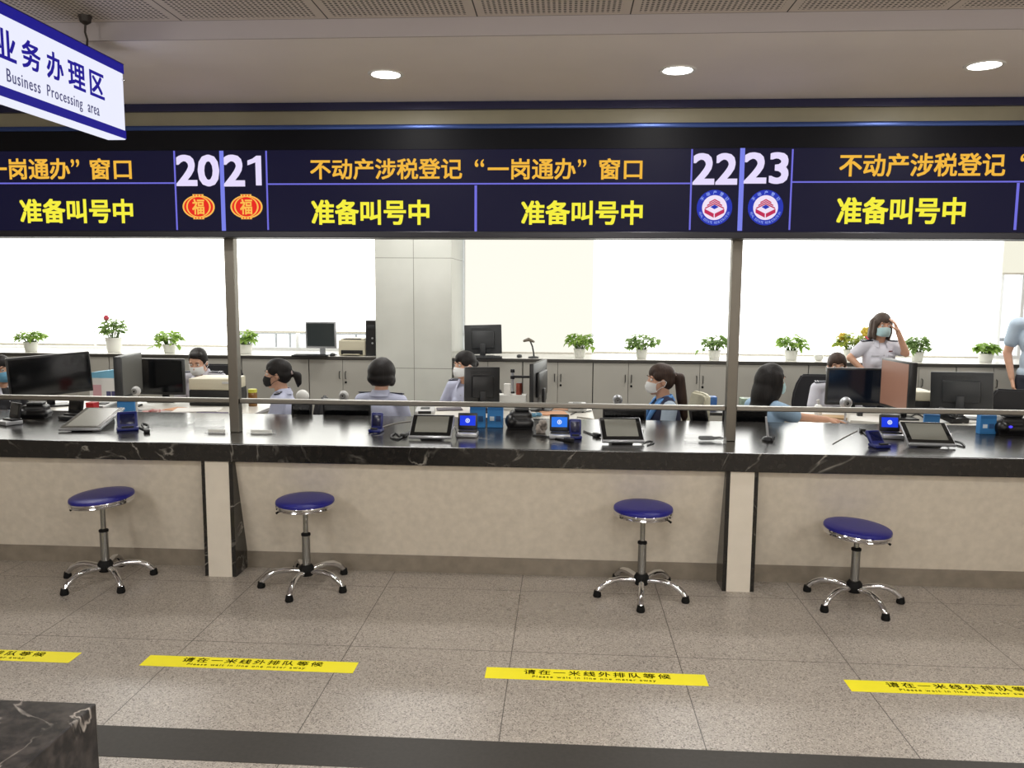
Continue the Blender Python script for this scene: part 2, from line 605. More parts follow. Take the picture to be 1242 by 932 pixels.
# roller blinds, fabric glowing by itself in place of daylight coming through
def blind(px0, px1, zlow, rgb, strength, label):
    x0 = W(px0, 330, YF - 0.03).x if px0 is not None else XL + 0.02
    x1 = W(px1, 330, YF - 0.03).x if px1 is not None else XR - 0.02
    t = thing('roller_blind', label, 'blind', ((x0 + x1) / 2, YF - 0.03, HEAD + 0.03))
    w = x1 - x0
    MB().span((-w / 2 + 0.004, -0.002, zlow - HEAD - 0.03), (w / 2 - 0.004, 0.002, 0)).build('fabric', glow('lit_blind_%d_%d' % (int(strength * 1000), rgb[2]), rgb, strength), t, smooth=False)
    MB().cone((-w / 2, 0, 0.02), (w / 2, 0, 0.02), 0.028).build('roller_tube', m_winframe, t)
    MB().span((-w / 2 + 0.004, -0.008, zlow - HEAD - 0.052), (w / 2 - 0.004, 0.008, zlow - HEAD - 0.03), 0.004).build('bottom_bar', mat('blind_bar', (222, 218, 206), 0.4), t)
    return t
zl = W(300, 419, YF).z
blind(None, 110.5, zl - 0.0, (255, 254, 246), 3.4, 'cream roller blind over the window behind the plant nearest the hanging sign side')
blind(112, 281, zl, (255, 254, 246), 3.7, 'bright roller blind behind the pink-flowered plant and the man with bowed head')
blind(283, 455.5, W(300, 401, YF).z, (255, 254, 246), 3.7, 'roller blind stopping short above the balcony railing beside the grey column')
blind(564, 720, W(650, 427, YF).z, (254, 251, 238), 1.02, 'roller blind shaded from outside behind the dark monitor and gooseneck lamp on the cabinets')  # shade from outside put into a dimmer, creamier glow
blind(721, 888, W(800, 427, YF).z, (255, 254, 248), 3.6, 'white roller blind behind two bushy potted plants and the long ponytail woman')
blind(890, 1213, W(1000, 430, YF).z, (255, 255, 250), 3.8, 'wide white roller blind behind the standing woman with hand at her forehead')
blind(1215, None, W(1228, 331, YF).z, (250, 247, 228), 0.97, 'half raised roller blind over the window above the standing man')

# balcony railing outside the glass
t = thing('balcony_railing', 'grey metal balcony railing seen through the glass under a raised blind', 'railing', (-3.2, 10.3, 0))
m_rail_out = mat('outdoor_railing_paint', (150, 154, 158), 0.5)
zr = W(340, 403, 10.3).z
MB().span((-3.4, -0.03, zr - 0.025), (9.5, 0.03, zr + 0.015), 0.008).build('handrail', m_rail_out, t)
MB().span((-3.4, -0.02, 0.35), (9.5, 0.02, 0.39)).build('bottom_rail', m_rail_out, t)
xs_ = [W(335, 420, 10.3).x + 3.2, W(352, 420, 10.3).x + 3.2, W(432, 420, 10.3).x + 3.2]
for x in xs_:
    MB().cone((x, 0, 0.0), (x, 0, zr - 0.02), 0.014).build('baluster', m_rail_out, t)
struct(MB().span((XL - 3, YF + 0.2, -0.12), (XR + 3, 10.6, 0.0)).build('floor_balcony', mat('balcony_concrete', (170, 170, 168), 0.8), smooth=False))

# ------------------------------------------------------------ service counter
m_top = marble('black_marble', (26, 25, 24), (150, 146, 138), 0.2, 1.7, (40, 37, 34), 0.010, 0.46)
m_panel = mat('cream_stone_panel', (210, 201, 186), 0.35, vary=0.07, scale=22)
m_pil = mat('pale_stone_pillar', (216, 208, 194), 0.35, vary=0.04, scale=9)
m_skirt = mat('grey_stone_skirting', (132, 123, 110), 0.28, vary=0.14, scale=14)
TOP = 0.822
CT = thing('service_counter', 'long black marble topped service counter with cream stone front panels', 'counter', (0, 4.6, 0))
MB().span((XL + 0.01, 0, 0.712), (XR - 0.01, 1.15, TOP), 0.006).build('worktop', m_top, CT, smooth=False)
pl = [(W(250, 630, 4.62).x, W(280, 630, 4.62).x), (W(882.5, 650, 4.62).x, W(913, 650, 4.62).x)]
for i, (a, c) in enumerate(pl):
    MB().span((a + 0.004, 0.02, 0), (c - 0.004, 0.42, 0.712)).build('pillar', m_pil, CT, smooth=False)
    for x0, x1 in ((a - 0.02, a + 0.004), (c - 0.004, c + 0.02)):
        q = MB()
        M = Matrix(((0, 0, 1, x0), (1, 0, 0, 0), (0, 1, 0, 0), (0, 0, 0, 1)))
        q.prism([(0.025, 0), (0.42, 0), (0.42, 0.712), (0.025, 0.712)], x1 - x0, M)
        q.build('pillar_cheek', m_top, CT, smooth=False)
edges = [(XL + 0.01, pl[0][0] - 0.02), (pl[0][1] + 0.02, pl[1][0] - 0.02), (pl[1][1] + 0.02, XR - 0.01)]
for a, c in edges:
    q = MB()
    M = Matrix(((0, 0, 1, a), (1, 0, 0, 0), (0, 1, 0, 0), (0, 0, 0, 1)))
    q.prism([(0.205, 0.105), (0.45, 0.105), (0.45, 0.712), (0.06, 0.712)], c - a, M)
    q.build('front_panel', m_panel, CT, smooth=False)
    MB().span((a, 0.2, 0), (c, 0.45, 0.105)).build('skirting', m_skirt, CT, smooth=False)

# guard rail on the counter
m_steel = brushed('brushed_steel', (128, 124, 116), 0.36, 2)
m_steelx = brushed('brushed_steel_rail', (150, 147, 141), 0.3, 0)
RZ = 1.022
G = thing('guard_rail', 'brushed steel guard rail with two square posts on the marble counter', 'rail', (0, 5.0, TOP))
px_post = [W(283.5, 420, 5.0).x, W(889, 420, 5.0).x]
for x in px_post:
    MB().span((x - 0.031, -0.03, 0), (x + 0.031, 0.03, 2.60 - TOP), 0.004).build('post', m_steel, G, smooth=False)
sp = [XL] + px_post + [XR]
for i in range(3):
    a = sp[i] + (0.031 if i else 0)
    c = sp[i + 1] - (0.031 if i < 2 else 0)
    MB().span((a, -0.015, RZ - 0.016 - TOP), (c, 0.015, RZ + 0.016 - TOP), 0.006).build('rail', m_steelx, G, smooth=False)

# ------------------------------------------------------------ LED display board
m_house = mat('black_display_housing', (14, 14, 20), 0.45, 0.1)
m_scr = glow('led_screen_dark', (18, 17, 46), 0.85)
m_line = glow('led_blue_line', (112, 110, 220), 1.0)
m_lineb = glow('led_sky_line', (122, 130, 232), 1.0)
m_num = glow('led_white', (230, 220, 252), 1.0)
m_org = glow('led_orange', (242, 184, 66), 1.0)
m_yel = glow('led_yellow', (246, 238, 66), 1.0)
m_red = glow('led_red', (230, 40, 30), 1.0)
m_gold = glow('led_gold', (250, 190, 84), 1.0)
m_sblue = glow('led_blue_disc', (34, 52, 178), 1.0)
m_white = glow('led_white_disc', (240, 226, 246), 1.0)
m_crim = glow('led_crimson', (190, 40, 84), 1.0)
m_pale = glow('led_pale_blue', (150, 170, 240), 1.0)
YL = 4.70
B = thing('led_display_board', 'long dark LED display board with yellow characters above the counter', 'display board')
zb0, zb1 = W(620, 281, YL).z, W(620, 181, YL).z
MB().span((XL, YL + 0.012, 2.034), (XR, 4.95, 2.64)).build('housing', m_house, B, smooth=False)
MB().span((XL, YL, zb0), (XR, YL + 0.012, zb1)).build('screen', m_scr, B, smooth=False)
MB().span((XL, YL - 0.012, 2.028), (XR, YL + 0.03, zb0), 0.004).build('bottom_frame', mat('grey_display_frame', (40, 40, 46), 0.35, 0.3), B, smooth=False)
MB().span((XL, YL - 0.004, zb1), (XR, YL + 0.03, 2.636)).build('top_frame', mat('blue_black_frame', (8, 9, 16), 0.5, spec=0.15), B, smooth=False)
q = MB()
q.box(((XL + XR) / 2, YL + 0.035, 2.650), (XR - XL, 0.08, 0.03), None, 0.008, 3)
q.build('top_ledge', mat('glossy_navy_ledge', (52, 74, 132), 0.3, 0.5), B)
YT = YL - 0.001
def scr(px, py):
    return W(px, py, YT)
def led_line(p, q2, w, m):
    a, c = scr(*p), scr(*q2)
    x0, x1 = min(a.x, c.x), max(a.x, c.x)
    z0, z1 = min(a.z, c.z), max(a.z, c.z)
    cx, cz = (x0 + x1) / 2, (z0 + z1) / 2
    if z1 - z0 > x1 - x0:
        MB().box((cx, YT, cz), (w, 0.002, z1 - z0)).build('divider_line', m, B, smooth=False)
    else:
        MB().box((cx, YT, cz), (x1 - x0, 0.002, w)).build('divider_line', m, B, smooth=False)
def led_text(body, x0, x1, y0, y1, m, bold, name='display_text'):
    a, c = scr(x0, y1), scr(x1, y0)
    M = Matrix.Translation((a.x, YT, a.z)) @ FACE_FRONT
    return writing(name, body, M, c.x - a.x, c.z - a.z, m, B, bold, 0.0015)
for x in (213, 324):
    led_line((x, 183), (x, 279), 0.009, m_line)
led_line((270, 183), (270, 280), 0.024, m_lineb)
for x in (838, 959.5):
    led_line((x, 181), (x, 279), 0.009, m_line)
led_line((899, 179), (899, 280), 0.026, m_lineb)
led_line((577, 225), (577, 281), 0.014, m_line)
led_line((1233, 222), (1233, 279), 0.014, m_line)
for x0, x1, y in ((-160, 213, 222.5), (325, 837, 223), (960, 1400, 220.5)):
    led_line((x0, y), (x1, y), 0.008, m_line)
for off, k in ((158.5 - 779 * 0.925, 0.925), (0, 1.0), (1018 - 377 * 1.104, 1.104)):
    y0, y1 = (186, 214) if k > 1 else (192.5, 217.5)
    for body, x0, x1, ya, yb in (('不动产涉税登记', 377, 560, y0, y1), ('“', 576, 587, y0 + 1, y0 + 10), ('一岗通办', 592, 698, y0, y1), ('”', 701, 711, y0 + 1, y0 + 10), ('窗口', 727, 779, y0, y1)):
        led_text(body, off + x0 * k, off + x1 * k, ya, yb, m_org, 0.019)
T2 = '准备叫号中'
for x0, x1, y0, y1 in ((26, 160, 242, 270), (379, 520, 243, 272), (633, 779, 244, 272), (1015, 1171, 240, 271), (-228, -92, 242, 270)):
    led_text(T2, x0, x1, y0, y1, m_yel, 0.027)
for s_, x0, x1, y0, y1 in (('20', 215.5, 264, 189, 225), ('2', 273, 295, 189, 225), ('22', 841, 894, 187, 223), ('23', 903, 956, 186, 222)):
    led_text(s_, x0, x1, y0, y1, m_num, 0.036, 'window_number')

# the figure 1 with its flag and straight stem
a, c_ = scr(301, 225), scr(316.5, 189)
w1, h1 = c_.x - a.x, c_.z - a.z
MB().prism([(0.58 * w1, 0), (w1, 0), (w1, h1), (0.66 * w1, h1), (0.36 * w1, 0.90 * h1), (0, 0.84 * h1), (0, 0.68 * h1), (0.3 * w1, 0.73 * h1), (0.58 * w1, 0.78 * h1)], 0.0015, Matrix.Translation((a.x, YT, a.z)) @ FACE_FRONT).build('window_number', m_num, B, smooth=False)
def ell(rx, ry, n=36, p0=0, p1=2 * PI):
    return [(rx * math.cos(2 * PI * k / n), ry * math.sin(2 * PI * k / n)) for k in range(n)]
def lantern(px, py, w, h):
    c = scr(px, py)
    k = (scr(px + 10, py) - scr(px, py)).x / 10
    q = MB()
    def lay(poly, z, mi):
        q.mi = mi
        q.prism(poly, 0.0012, Matrix.Translation((c.x, YT - 0.0009 * z, c.z)) @ FACE_FRONT)
    rx, ry = w * k / 2, h * k / 2
    lay(ell(rx, ry * 0.94), 0, 0)
    lay(ell(rx * 0.9, ry * 0.84), 1, 1)
    lay(ell(rx * 0.76, ry * 0.84), 2, 0)
    lay(ell(rx * 0.66, ry * 0.78), 3, 1)
    for sg in (1, -1):
        ww = rx * 0.34
        lay([(-ww, sg * ry), (-ww * 0.9, sg * ry * 0.8), (ww * 0.9, sg * ry * 0.8), (ww, sg * ry)][::sg], 4, 0)
        for j in (-1, 0, 1):
            lay([(j * ww * .55 - ww * .1, sg * ry * .97), (j * ww * .55 - ww * .1, sg * ry * .84), (j * ww * .55 + ww * .1, sg * ry * .84), (j * ww * .55 + ww * .1, sg * ry * .97)][::sg], 5, 1)
    me = text_mesh('福', rx * 0.72, ry * 1.2, 0.02, 0.001)
    me.transform(Matrix.Translation((c.x - rx * 0.36, YT - 0.005, c.z - ry * 0.6)) @ FACE_FRONT)
    q.bm.from_mesh(me)
    q.build('lantern_emblem', [m_gold, m_red], B, smooth=False)
lantern(241, 251, 39, 29)
lantern(299, 251, 39, 29)
def seal(px, py, d):
    c = scr(px, py)
    k = (scr(px + 10, py) - scr(px, py)).x / 10
    R = d * k / 2
    q = MB()
    def lay(poly, z, mi):
        q.mi = mi
        q.prism(poly, 0.0012, Matrix.Translation((c.x, YT - 0.0009 * z, c.z)) @ FACE_FRONT)
    lay(ell(R, R, 48), 0, 0)
    lay(ell(R * 0.70, R * 0.70, 48), 1, 1)
    s = R * 0.56
    for i, (zz, ww) in enumerate(((0.62, 0.55), (0.42, 0.75), (0.22, 0.95))):      # stacked chevrons
        t_ = 0.14
        lay([(-s * ww, (zz - 0.42 * ww + 0.18) * s), (0, (zz + 0.25) * s), (s * ww, (zz - 0.42 * ww + 0.18) * s), (s * ww, (zz - 0.42 * ww + 0.18 - t_) * s), (0, (zz + 0.25 - t_) * s), (-s * ww, (zz - 0.42 * ww + 0.18 - t_) * s)][::-1], 2, 2)
    lay([(-s, -0.12 * s), (-s, -0.52 * s), (-0.05 * s, -1.02 * s), (-0.05 * s, -0.6 * s)], 2, 2)
    lay([(s, -0.12 * s), (0.05 * s, -0.6 * s), (0.05 * s, -1.02 * s), (s, -0.52 * s)], 2, 2)
    lay([(-0.42 * s, 0.06 * s), (0, -0.16 * s), (0.42 * s, 0.06 * s), (0, 0.3 * s)], 3, 0)
    for j, ch in enumerate('不动产登记'):
        a = math.radians(90 + (2 - j) * 27)
        me = text_mesh(ch, R * 0.19, R * 0.19, 0.02, 0.001)
        M = Matrix.Translation((c.x + R * 0.85 * math.cos(a), YT - 0.0012, c.z + R * 0.85 * math.sin(a))) @ FACE_FRONT @ Matrix.Rotation(a - PI / 2, 4, 'Z') @ Matrix.Translation((-R * 0.095, -R * 0.095, 0))
        me.transform(M)
        for p in me.polygons:
            p.material_index = 3
        q.bm.from_mesh(me)
    st = 'REAL ESTATE REGISTRATION'
    for j, ch in enumerate(st):
        if ch == ' ':
            continue
        a = math.radians(180 + 20 + j * 140 / (len(st) - 1))
        me = text_mesh(ch, R * (0.03 if ch == 'I' else 0.085), R * 0.13, 0.0, 0.001)
        M = Matrix.Translation((c.x + R * 0.85 * math.cos(a), YT - 0.0012, c.z + R * 0.85 * math.sin(a))) @ FACE_FRONT @ Matrix.Rotation(a + PI / 2, 4, 'Z') @ Matrix.Translation((-R * 0.04, -R * 0.06, 0))
        me.transform(M)
        for p in me.polygons:
            p.material_index = 3
        q.bm.from_mesh(me)
    q.build('round_seal_emblem', [m_sblue, m_white, m_crim, m_pale], B, smooth=False)
seal(866.5, 252, 43)
seal(928.5, 252, 43)

# ------------------------------------------------------------ downlights
for px, py, lb in ((468, 90, 'round white ceiling downlight above the window number 21 end of the display'),
                   (822, 85, 'round white ceiling downlight above the window number 22'),
                   (1194, 79, 'round white ceiling downlight farthest from the hanging sign')):
    p = S(px, py, 2.80)
    t = thing('downlight', lb, 'ceiling light', (p.x, p.y, 2.80), 0, 'round downlights in the soffit')
    MB().lathe([(0.071, 0.001), (0.071, -0.004), (0.086, -0.006), (0.09, -0.001), (0.09, 0.001)]).build('trim_ring', mat('white_lamp_ring', (235, 235, 232), 0.4), t)
    MB().lathe([(0, 0.0), (0.071, 0.0), (0.071, -0.004), (0.05, -0.006), (0, -0.007)]).build('diffuser', glow('downlight_lens', (255, 252, 248), 14), t)
    l = bpy.data.lights.new('downlight_beam', 'AREA')
    l.shape = 'DISK'; l.size = 0.13; l.energy = DOWN_W; l.color = (1, 0.97, 0.93)
    lo = bpy.data.objects.new('downlight_beam', l)
    COL.objects.link(lo)
    lo.location = (p.x, p.y, 2.785)

# ------------------------------------------------------------ hanging light box sign
m_boxw = glow('sign_white_face', (236, 238, 255), 1.0)
m_bblue = glow('sign_blue_band', (38, 34, 160), 0.7)
m_btxt = glow('sign_blue_letter', (46, 38, 160), 0.8)
m_bgrey = glow('sign_grey_letter', (84, 84, 130), 0.8)
SX = -2.0
t = thing('hanging_sign', 'blue and white illuminated hanging sign for the business processing area', 'sign', (SX, 2.6, 2.40))
Lg = 1.082
MB().span((-0.085, 0, 0.0), (0, Lg, 0.328), 0.003).build('light_box', m_boxw, t, smooth=False)
MB().span((-0.09, -0.004, 0.29), (0.003, Lg + 0.004, 0.331), 0.001).build('top_band', m_bblue, t, smooth=False)
MB().span((-0.091, -0.005, 0.331), (0.004, Lg + 0.005, 0.334)).build('glow_block_plate', mat('glow_block_blue', (22, 20, 70), 0.5), t, smooth=False)  # plate added to stop the band's glow spilling onto the soffit
MB().span((-0.0, 0, 0.004), (0.003, Lg, 0.04), 0.001).build('bottom_band', m_bblue, t, smooth=False)
def sign_at(px, py):
    return A(px, py, SX + 0.0015)
a = sign_at(-4, 63); c = sign_at(125, 90)
chars = [('业', -4, 21), ('务', 28, 50), ('办', 57.5, 77), ('理', 83, 103), ('区', 108.5, 125.5)]
for ch, x0, x1 in chars:
    ya, yc = sign_at(x0, 90).y, sign_at(x1, 100).y
    z0, z1 = 2.539, 2.640
    M = Matrix.Translation((0.0015, ya - 2.6, z0 - 2.40)) @ FACE_PLUSX
    writing('sign_character', ch, M, yc - ya, z1 - z0, m_btxt, t, 0.02, 0.0015)
for word, x0, x1 in (('Business', 8, 50), ('Processing', 56, 100), ('area', 104.5, 120)):
    ya, yc = sign_at(x0, 92).y, sign_at(x1, 130).y
    dn = 0.0 if word != 'Processing' else -0.011
    hh = 0.033 if word == 'area' else (0.046 if word == 'Business' else 0.057)
    if word == 'area':
        hh = 0.032
    M = Matrix.Translation((0.0015, ya - 2.6, 2.462 + dn - 2.40)) @ FACE_PLUSX
    writing('english_lettering', word, M, yc - ya, hh, m_bgrey, t, 0.0, 0.0015, 1.15)
hk = S(112, 19, 2.876)
for yy in (hk.y - 2.6, 0.25):
    b = MB()
    b.lathe([(0, 0.475), (0.028, 0.475), (0.022, 0.45), (0.008, 0.44), (0, 0.44)], (-0.042, yy, 0.0), 16)
    b.tube([(-0.042, yy, 0.445), (-0.048, yy + 0.004, 0.41), (-0.037, yy, 0.38), (-0.042, yy, 0.33)], 0.0045, 8)
    b.build('hanging_wire', mat('dark_wire', (52, 46, 42), 0.5), t)
MB().ball((0.004, Lg - 0.006, 0.262), 0.008).build('end_bright_dot', mat('bright_dot_chrome', (230, 230, 230), 0.1, 1.0), t)  # chrome ball put in for a bright dot at the sign's end

# ------------------------------------------------------------ marble block by the photographer, floor tapes
c = S(117, 853, 0.75)
t = thing('marble_desk', 'black marble topped desk corner standing on the floor across from the counter', 'desk', (c.x, 0, 0))
m_top2 = marble('veined_dark_marble', (30, 28, 29), (172, 164, 156), 0.3, 3.2, (70, 64, 62), 0.014, 0.4)  # lighter tint puts the ceiling's reflection into the colour
MB().span((-1.6, -0.5, 0), (0, c.y, 0.75), 0.004).build('desk_block', m_top2, t, smooth=False)

m_tape = mat('yellow_floor_tape', (246, 234, 10), 0.45, vary=0.03, scale=5)
m_ink = mat('black_tape_print', (34, 30, 18), 0.6)
def tape(x0, x1, lb):
    t = thing('floor_tape', lb, 'floor tape', ((x0 + x1) / 2, 3.51, 0), 0, 'yellow queue tapes on the floor')
    w = x1 - x0
    MB().span((-w / 2, -0.053, 0.0), (w / 2, 0.053, 0.0012)).build('tape_strip', m_tape, t, smooth=False)
    writing('chinese_lettering', '请在一米线外排队等候', Matrix.Translation((-w * 0.325, -0.002, 0.0008)), w * 0.665, 0.044, m_ink, t, 0.014, 0.0008, 1.35)
    writing('english_lettering', 'Please wait in line one meter away', Matrix.Translation((-w * 0.285, -0.038, 0.0008)), w * 0.555, 0.024, m_ink, t, 0.014, 0.0008, 1.3)
tape(-3.28, -2.27, 'yellow floor tape cut by the frame, beside the marble desk corner')
tape(-1.932, -0.932, 'yellow floor tape in front of the second stool from the hanging sign')
tape(-0.332, 0.662, 'yellow floor tape in front of the upright stool near the pale pillar')
tape(1.278, 2.278, 'yellow floor tape in front of the stool farthest from the hanging sign')

# ------------------------------------------------------------ stools
m_chrome = mat('chrome', (216, 216, 218), 0.1, 1.0)
m_blue_seat = mat('blue_vinyl_seat', (24, 24, 122), 0.38, vary=0.06, scale=40, bump=0.03)
m_rub = mat('black_rubber', (18, 18, 18), 0.7, spec=0.2)
m_tubem = mat('satin_steel_tube', (150, 150, 148), 0.25, 0.9)
def stool(px, py, foot_px, seat_px, lb, tilt=(0, 0), w=0.335, lev=1):
    c = S(px, py, 0.09)
    c.z = 0
    hz = W(seat_px[0], seat_px[1], c.y).z
    t = thing('stool', lb, 'stool', (c.x, c.y, 0), 0, 'blue round stools at the counter')
    f = S(foot_px[0], foot_px[1], 0) - c
    a0 = math.atan2(f.y, f.x)
    for k in range(5):
        a = a0 + k * 2 * PI / 5
        ca, sa = math.cos(a), math.sin(a)
        pts, rr = [], []
        for u, z, r in ((0.02, 0.085, 0.014), (0.07, 0.094, 0.0165), (0.13, 0.098, 0.0168), (0.18, 0.09, 0.0168), (0.22, 0.07, 0.0168), (0.244, 0.05, 0.0165), (0.257, 0.03, 0.016)):
            pts.append((u * ca, u * sa, z)); rr.append(r)
        lg = MB().tube(pts, rr, 12).build('leg', m_chrome, t)
        MB().lathe([(0, 0), (0.021, 0), (0.024, 0.008), (0.018, 0.038), (0, 0.04)], (0.259 * ca, 0.259 * sa, 0), 16).build('foot_cap', m_rub, lg)
    MB().lathe([(0, 0.06), (0.036, 0.062), (0.042, 0.08), (0.042, 0.11), (0.032, 0.125), (0, 0.126)]).build('hub', m_rub, t)
    MB().lathe([(0, 0.1), (0.0235, 0.1), (0.0235, 0.305), (0.02, 0.308), (0, 0.308)]).build('outer_column', m_tubem, t)
    MB().lathe([(0, 0.302), (0.027, 0.302), (0.027, 0.313), (0.02, 0.317), (0, 0.317)]).build('column_collar', m_rub, t)
    MB().cone((0, 0, 0.32), (0, 0, hz - 0.045), 0.0145).build('gas_lift', m_tubem, t)
    R = w / 2
    s = MB().lathe([(0, -0.004), (R * 0.95, -0.004), (R * 0.995, 0.0), (R * 1.0, 0.008), (R * 0.985, 0.016), (R * 0.93, 0.021), (R * 0.6, 0.025), (0, 0.027)], (0, 0, 0), 48).build('seat', m_blue_seat, t, (0, 0, hz - 0.026), (tilt[0], tilt[1], 0))
    MB().lathe([(0, -0.03), (R * 0.93, -0.03), (R * 0.985, -0.028), (R * 1.0, -0.023), (R * 0.985, -0.018), (R * 0.975, -0.0155), (R * 1.0, -0.012), (R * 1.012, -0.006), (R * 1.0, 0.0), (R * 0.97, 0.003), (0, 0.003)], (0, 0, 0), 48).build('chrome_rim', m_chrome, s)
    b = MB()
    b.lathe([(0, -0.05), (0.05, -0.05), (0.09, -0.03), (0, -0.028)], (0, 0, 0), 24)
    b.build('seat_plate', m_rub, s)
    MB().tube([(lev * 0.02, 0, -0.035), (lev * R * 0.78, -0.06, -0.04), (lev * R * 0.9, -0.07, -0.052)], [0.005, 0.005, 0.007], 8).build('lever', m_rub, s)
stool(128, 687, (143, 716), (126, 598.5), 'blue round stool farthest along the counter towards the hanging sign', (0.04, -0.06), 0.355, -1)
stool(372, 692, (352, 729), (372, 604), 'blue round stool beside the pale pillar under window number 21', (0.02, 0), 0.335, -1)
stool(778, 703, (777, 741), (781.5, 613), 'blue round stool just short of the pillar under window number 22', (0.02, 0), 0.335)
stool(1036, 712, (1073, 752), (1040, 637), 'blue round stool with a seat tilting down on one side, under window number 23', (0.02, 0.06), 0.36)

# ------------------------------------------------------------ cabinets along the window wall
m_cab = mat('grey_cabinet_laminate', (168, 166, 158), 0.4, vary=0.02, scale=3)
m_edge = mat('dark_cabinet_edge', (62, 60, 56), 0.35)
m_ctop = mat('pale_cabinet_top', (214, 212, 206), 0.25)
m_hand = mat('grey_handle', (92, 92, 90), 0.3, 0.8)
CZ = 1.028
CABY = 8.4
def cabinet(x0, x1, lb):
    t = thing('cabinet', lb, 'cabinet', ((x0 + x1) / 2, CABY, 0), 0, 'grey cabinets under the windows')
    w = x1 - x0
    MB().span((-w / 2 + 0.001, 0.02, 0.0), (w / 2 - 0.001, 0.43, CZ - 0.031)).build('carcass', m_edge, t, smooth=False)
    for s in (-1, 1):
        dx0, dx1 = sorted((s * 0.002, s * (w / 2 - 0.005)))
        d = MB().span((dx0, 0, 0.08), (dx1, 0.019, CZ - 0.036), 0.002).build('door', m_cab, t, smooth=False)
        hx = s * 0.032
        h = MB().tube([(hx, 0.002, 0.87), (hx, -0.022, 0.862), (hx, -0.022, 0.80), (hx, 0.002, 0.792)], 0.005, 8).build('handle', m_hand, d)
        if s > 0:
            MB().cone((hx, 0.004, 0.755), (hx, -0.008, 0.755), 0.012, 0.011, 16).build('lock', m_rub, d)
pitch = 0.728
c0 = W(762.5, 436, CABY).x
nm = ['nearest the column on its window side, below the dark monitor', 'below the plant with rounded leaves and the upright dark monitor', 'below the spreading plant behind the ponytail woman in the vest', 'below the plant half hidden by the steel post', 'below the plant behind the long straight hair', 'below the flowering plant and the standing woman', 'beside the standing woman under the leafy plant', 'below the plant next to the standing man']
k = 0
x = COLX1 + 0.01
cs = [c0 - 2 * pitch + j * pitch for j in range(0, 8)]
for j, cx in enumerate(cs):
    cabinet(max(cx - pitch / 2, COLX1 + 0.005), min(cx + pitch / 2, XR), 'grey two-door cabinet ' + nm[j])
cl = W(415.5, 436, CABY).x
nl = ['under the beige printer and black computer tower beside the column', 'behind the woman with the black mask, under the silver monitor keyboard', 'behind the steel post and the bowed man', 'below the plant next to the bowed man', 'below the pink-flowered plant', 'below the plant by the masked woman at the big black monitor']
for j in range(6):
    cx = cl - j * pitch * 1.0
    cabinet(cx - pitch / 2, min(cx + pitch / 2, COLX0 - 0.005), 'grey two-door cabinet ' + nl[j])
for a, c, lb in ((XL, COLX0 - 0.005, 'long pale cabinet worktop with dark edge between window wall and bowed man'), (COLX1 + 0.005, XR, 'long pale cabinet worktop with dark edge running behind the standing woman')):
    t = thing('cabinet_worktop', lb, 'worktop', ((a + c) / 2, CABY, CZ - 0.03))
    w = c - a
    MB().span((-w / 2, -0.012, 0.0), (w / 2, 0.44, 0.028)).build('edge_board', m_edge, t, smooth=False)
    MB().span((-w / 2, 0.0, 0.028), (w / 2, 0.44, 0.03)).build('top_sheet', m_ctop, t, smooth=False)
    MB().span((-w / 2, 0.442, 0.003), (w / 2, 0.78, 0.024)).build('rear_shelf', m_ctop, t, smooth=False)

# ------------------------------------------------------------ desks of the staff
DZ = 0.76
m_desk = mat('white_desk_laminate', (222, 218, 208), 0.3)
m_shelf = mat('grey_work_shelf', (120, 116, 110), 0.4)
def desk(x0, x1, y0, y1, lb):
    t = thing('staff_desk', lb, 'desk', ((x0 + x1) / 2, (y0 + y1) / 2, 0))
    w, d = x1 - x0, y1 - y0
    MB().box((0, 0, DZ - 0.0125), (w, d, 0.025), None, 0.003).build('desk_top', m_desk, t, smooth=False)
    for s in (-1, 1):
        MB().box((s * (w / 2 - 0.42), 0, (DZ - 0.025) / 2), (0.025, d - 0.06, DZ - 0.025)).build('side_panel', m_desk, t, smooth=False)
    MB().box((0, -d / 2 + 0.06, 0.46), (w - 0.9, 0.02, 0.5)).build('modesty_panel', m_desk, t, smooth=False)
DA = (-4.38, S(300, 505, DZ).x)
DB = (W(508, 500, 6.2).x, S(721, 509, DZ).x)
DC = (S(968, 512, DZ).x, 5.2)
desk(DA[0], DA[1], 5.77, 6.95, 'white staff desk strewn with papers in front of the bowed man')
desk(DB[0], DB[1], 5.77, 6.88, 'white staff desk with orange papers and a clamp pole, between two monitors')
desk(DC[0], DC[1], 5.77, 6.96, 'white staff desk with a tan folder and a white pump bottle')

# ------------------------------------------------------------ screens and office machines
m_blk = mat('black_plastic', (22, 22, 24), 0.35, bump=0.02, scale=200)
m_gloss = sheen_screen('glossy_black_screen', (12, 13, 15))
m_dgrey = mat('dark_grey_plastic', (48, 50, 52), 0.4)
m_dscr = sheen_screen('dark_teal_screen', (44, 52, 54), 0.25)
m_beige = mat('beige_plastic', (198, 192, 170), 0.45)
m_lgrey = mat('light_grey_plastic', (196, 196, 194), 0.4)
m_silver = mat('silver_plastic', (178, 180, 184), 0.3, 0.5)
m_whitep = mat('white_plastic', (230, 230, 226), 0.35)
m_screengrey = sheen_screen('grey_lcd', (124, 124, 116), 0.2)
m_navyp = mat('navy_plastic', (18, 30, 104), 0.35)
m_dk = mat('near_black_gap', (10, 10, 10), 0.6)

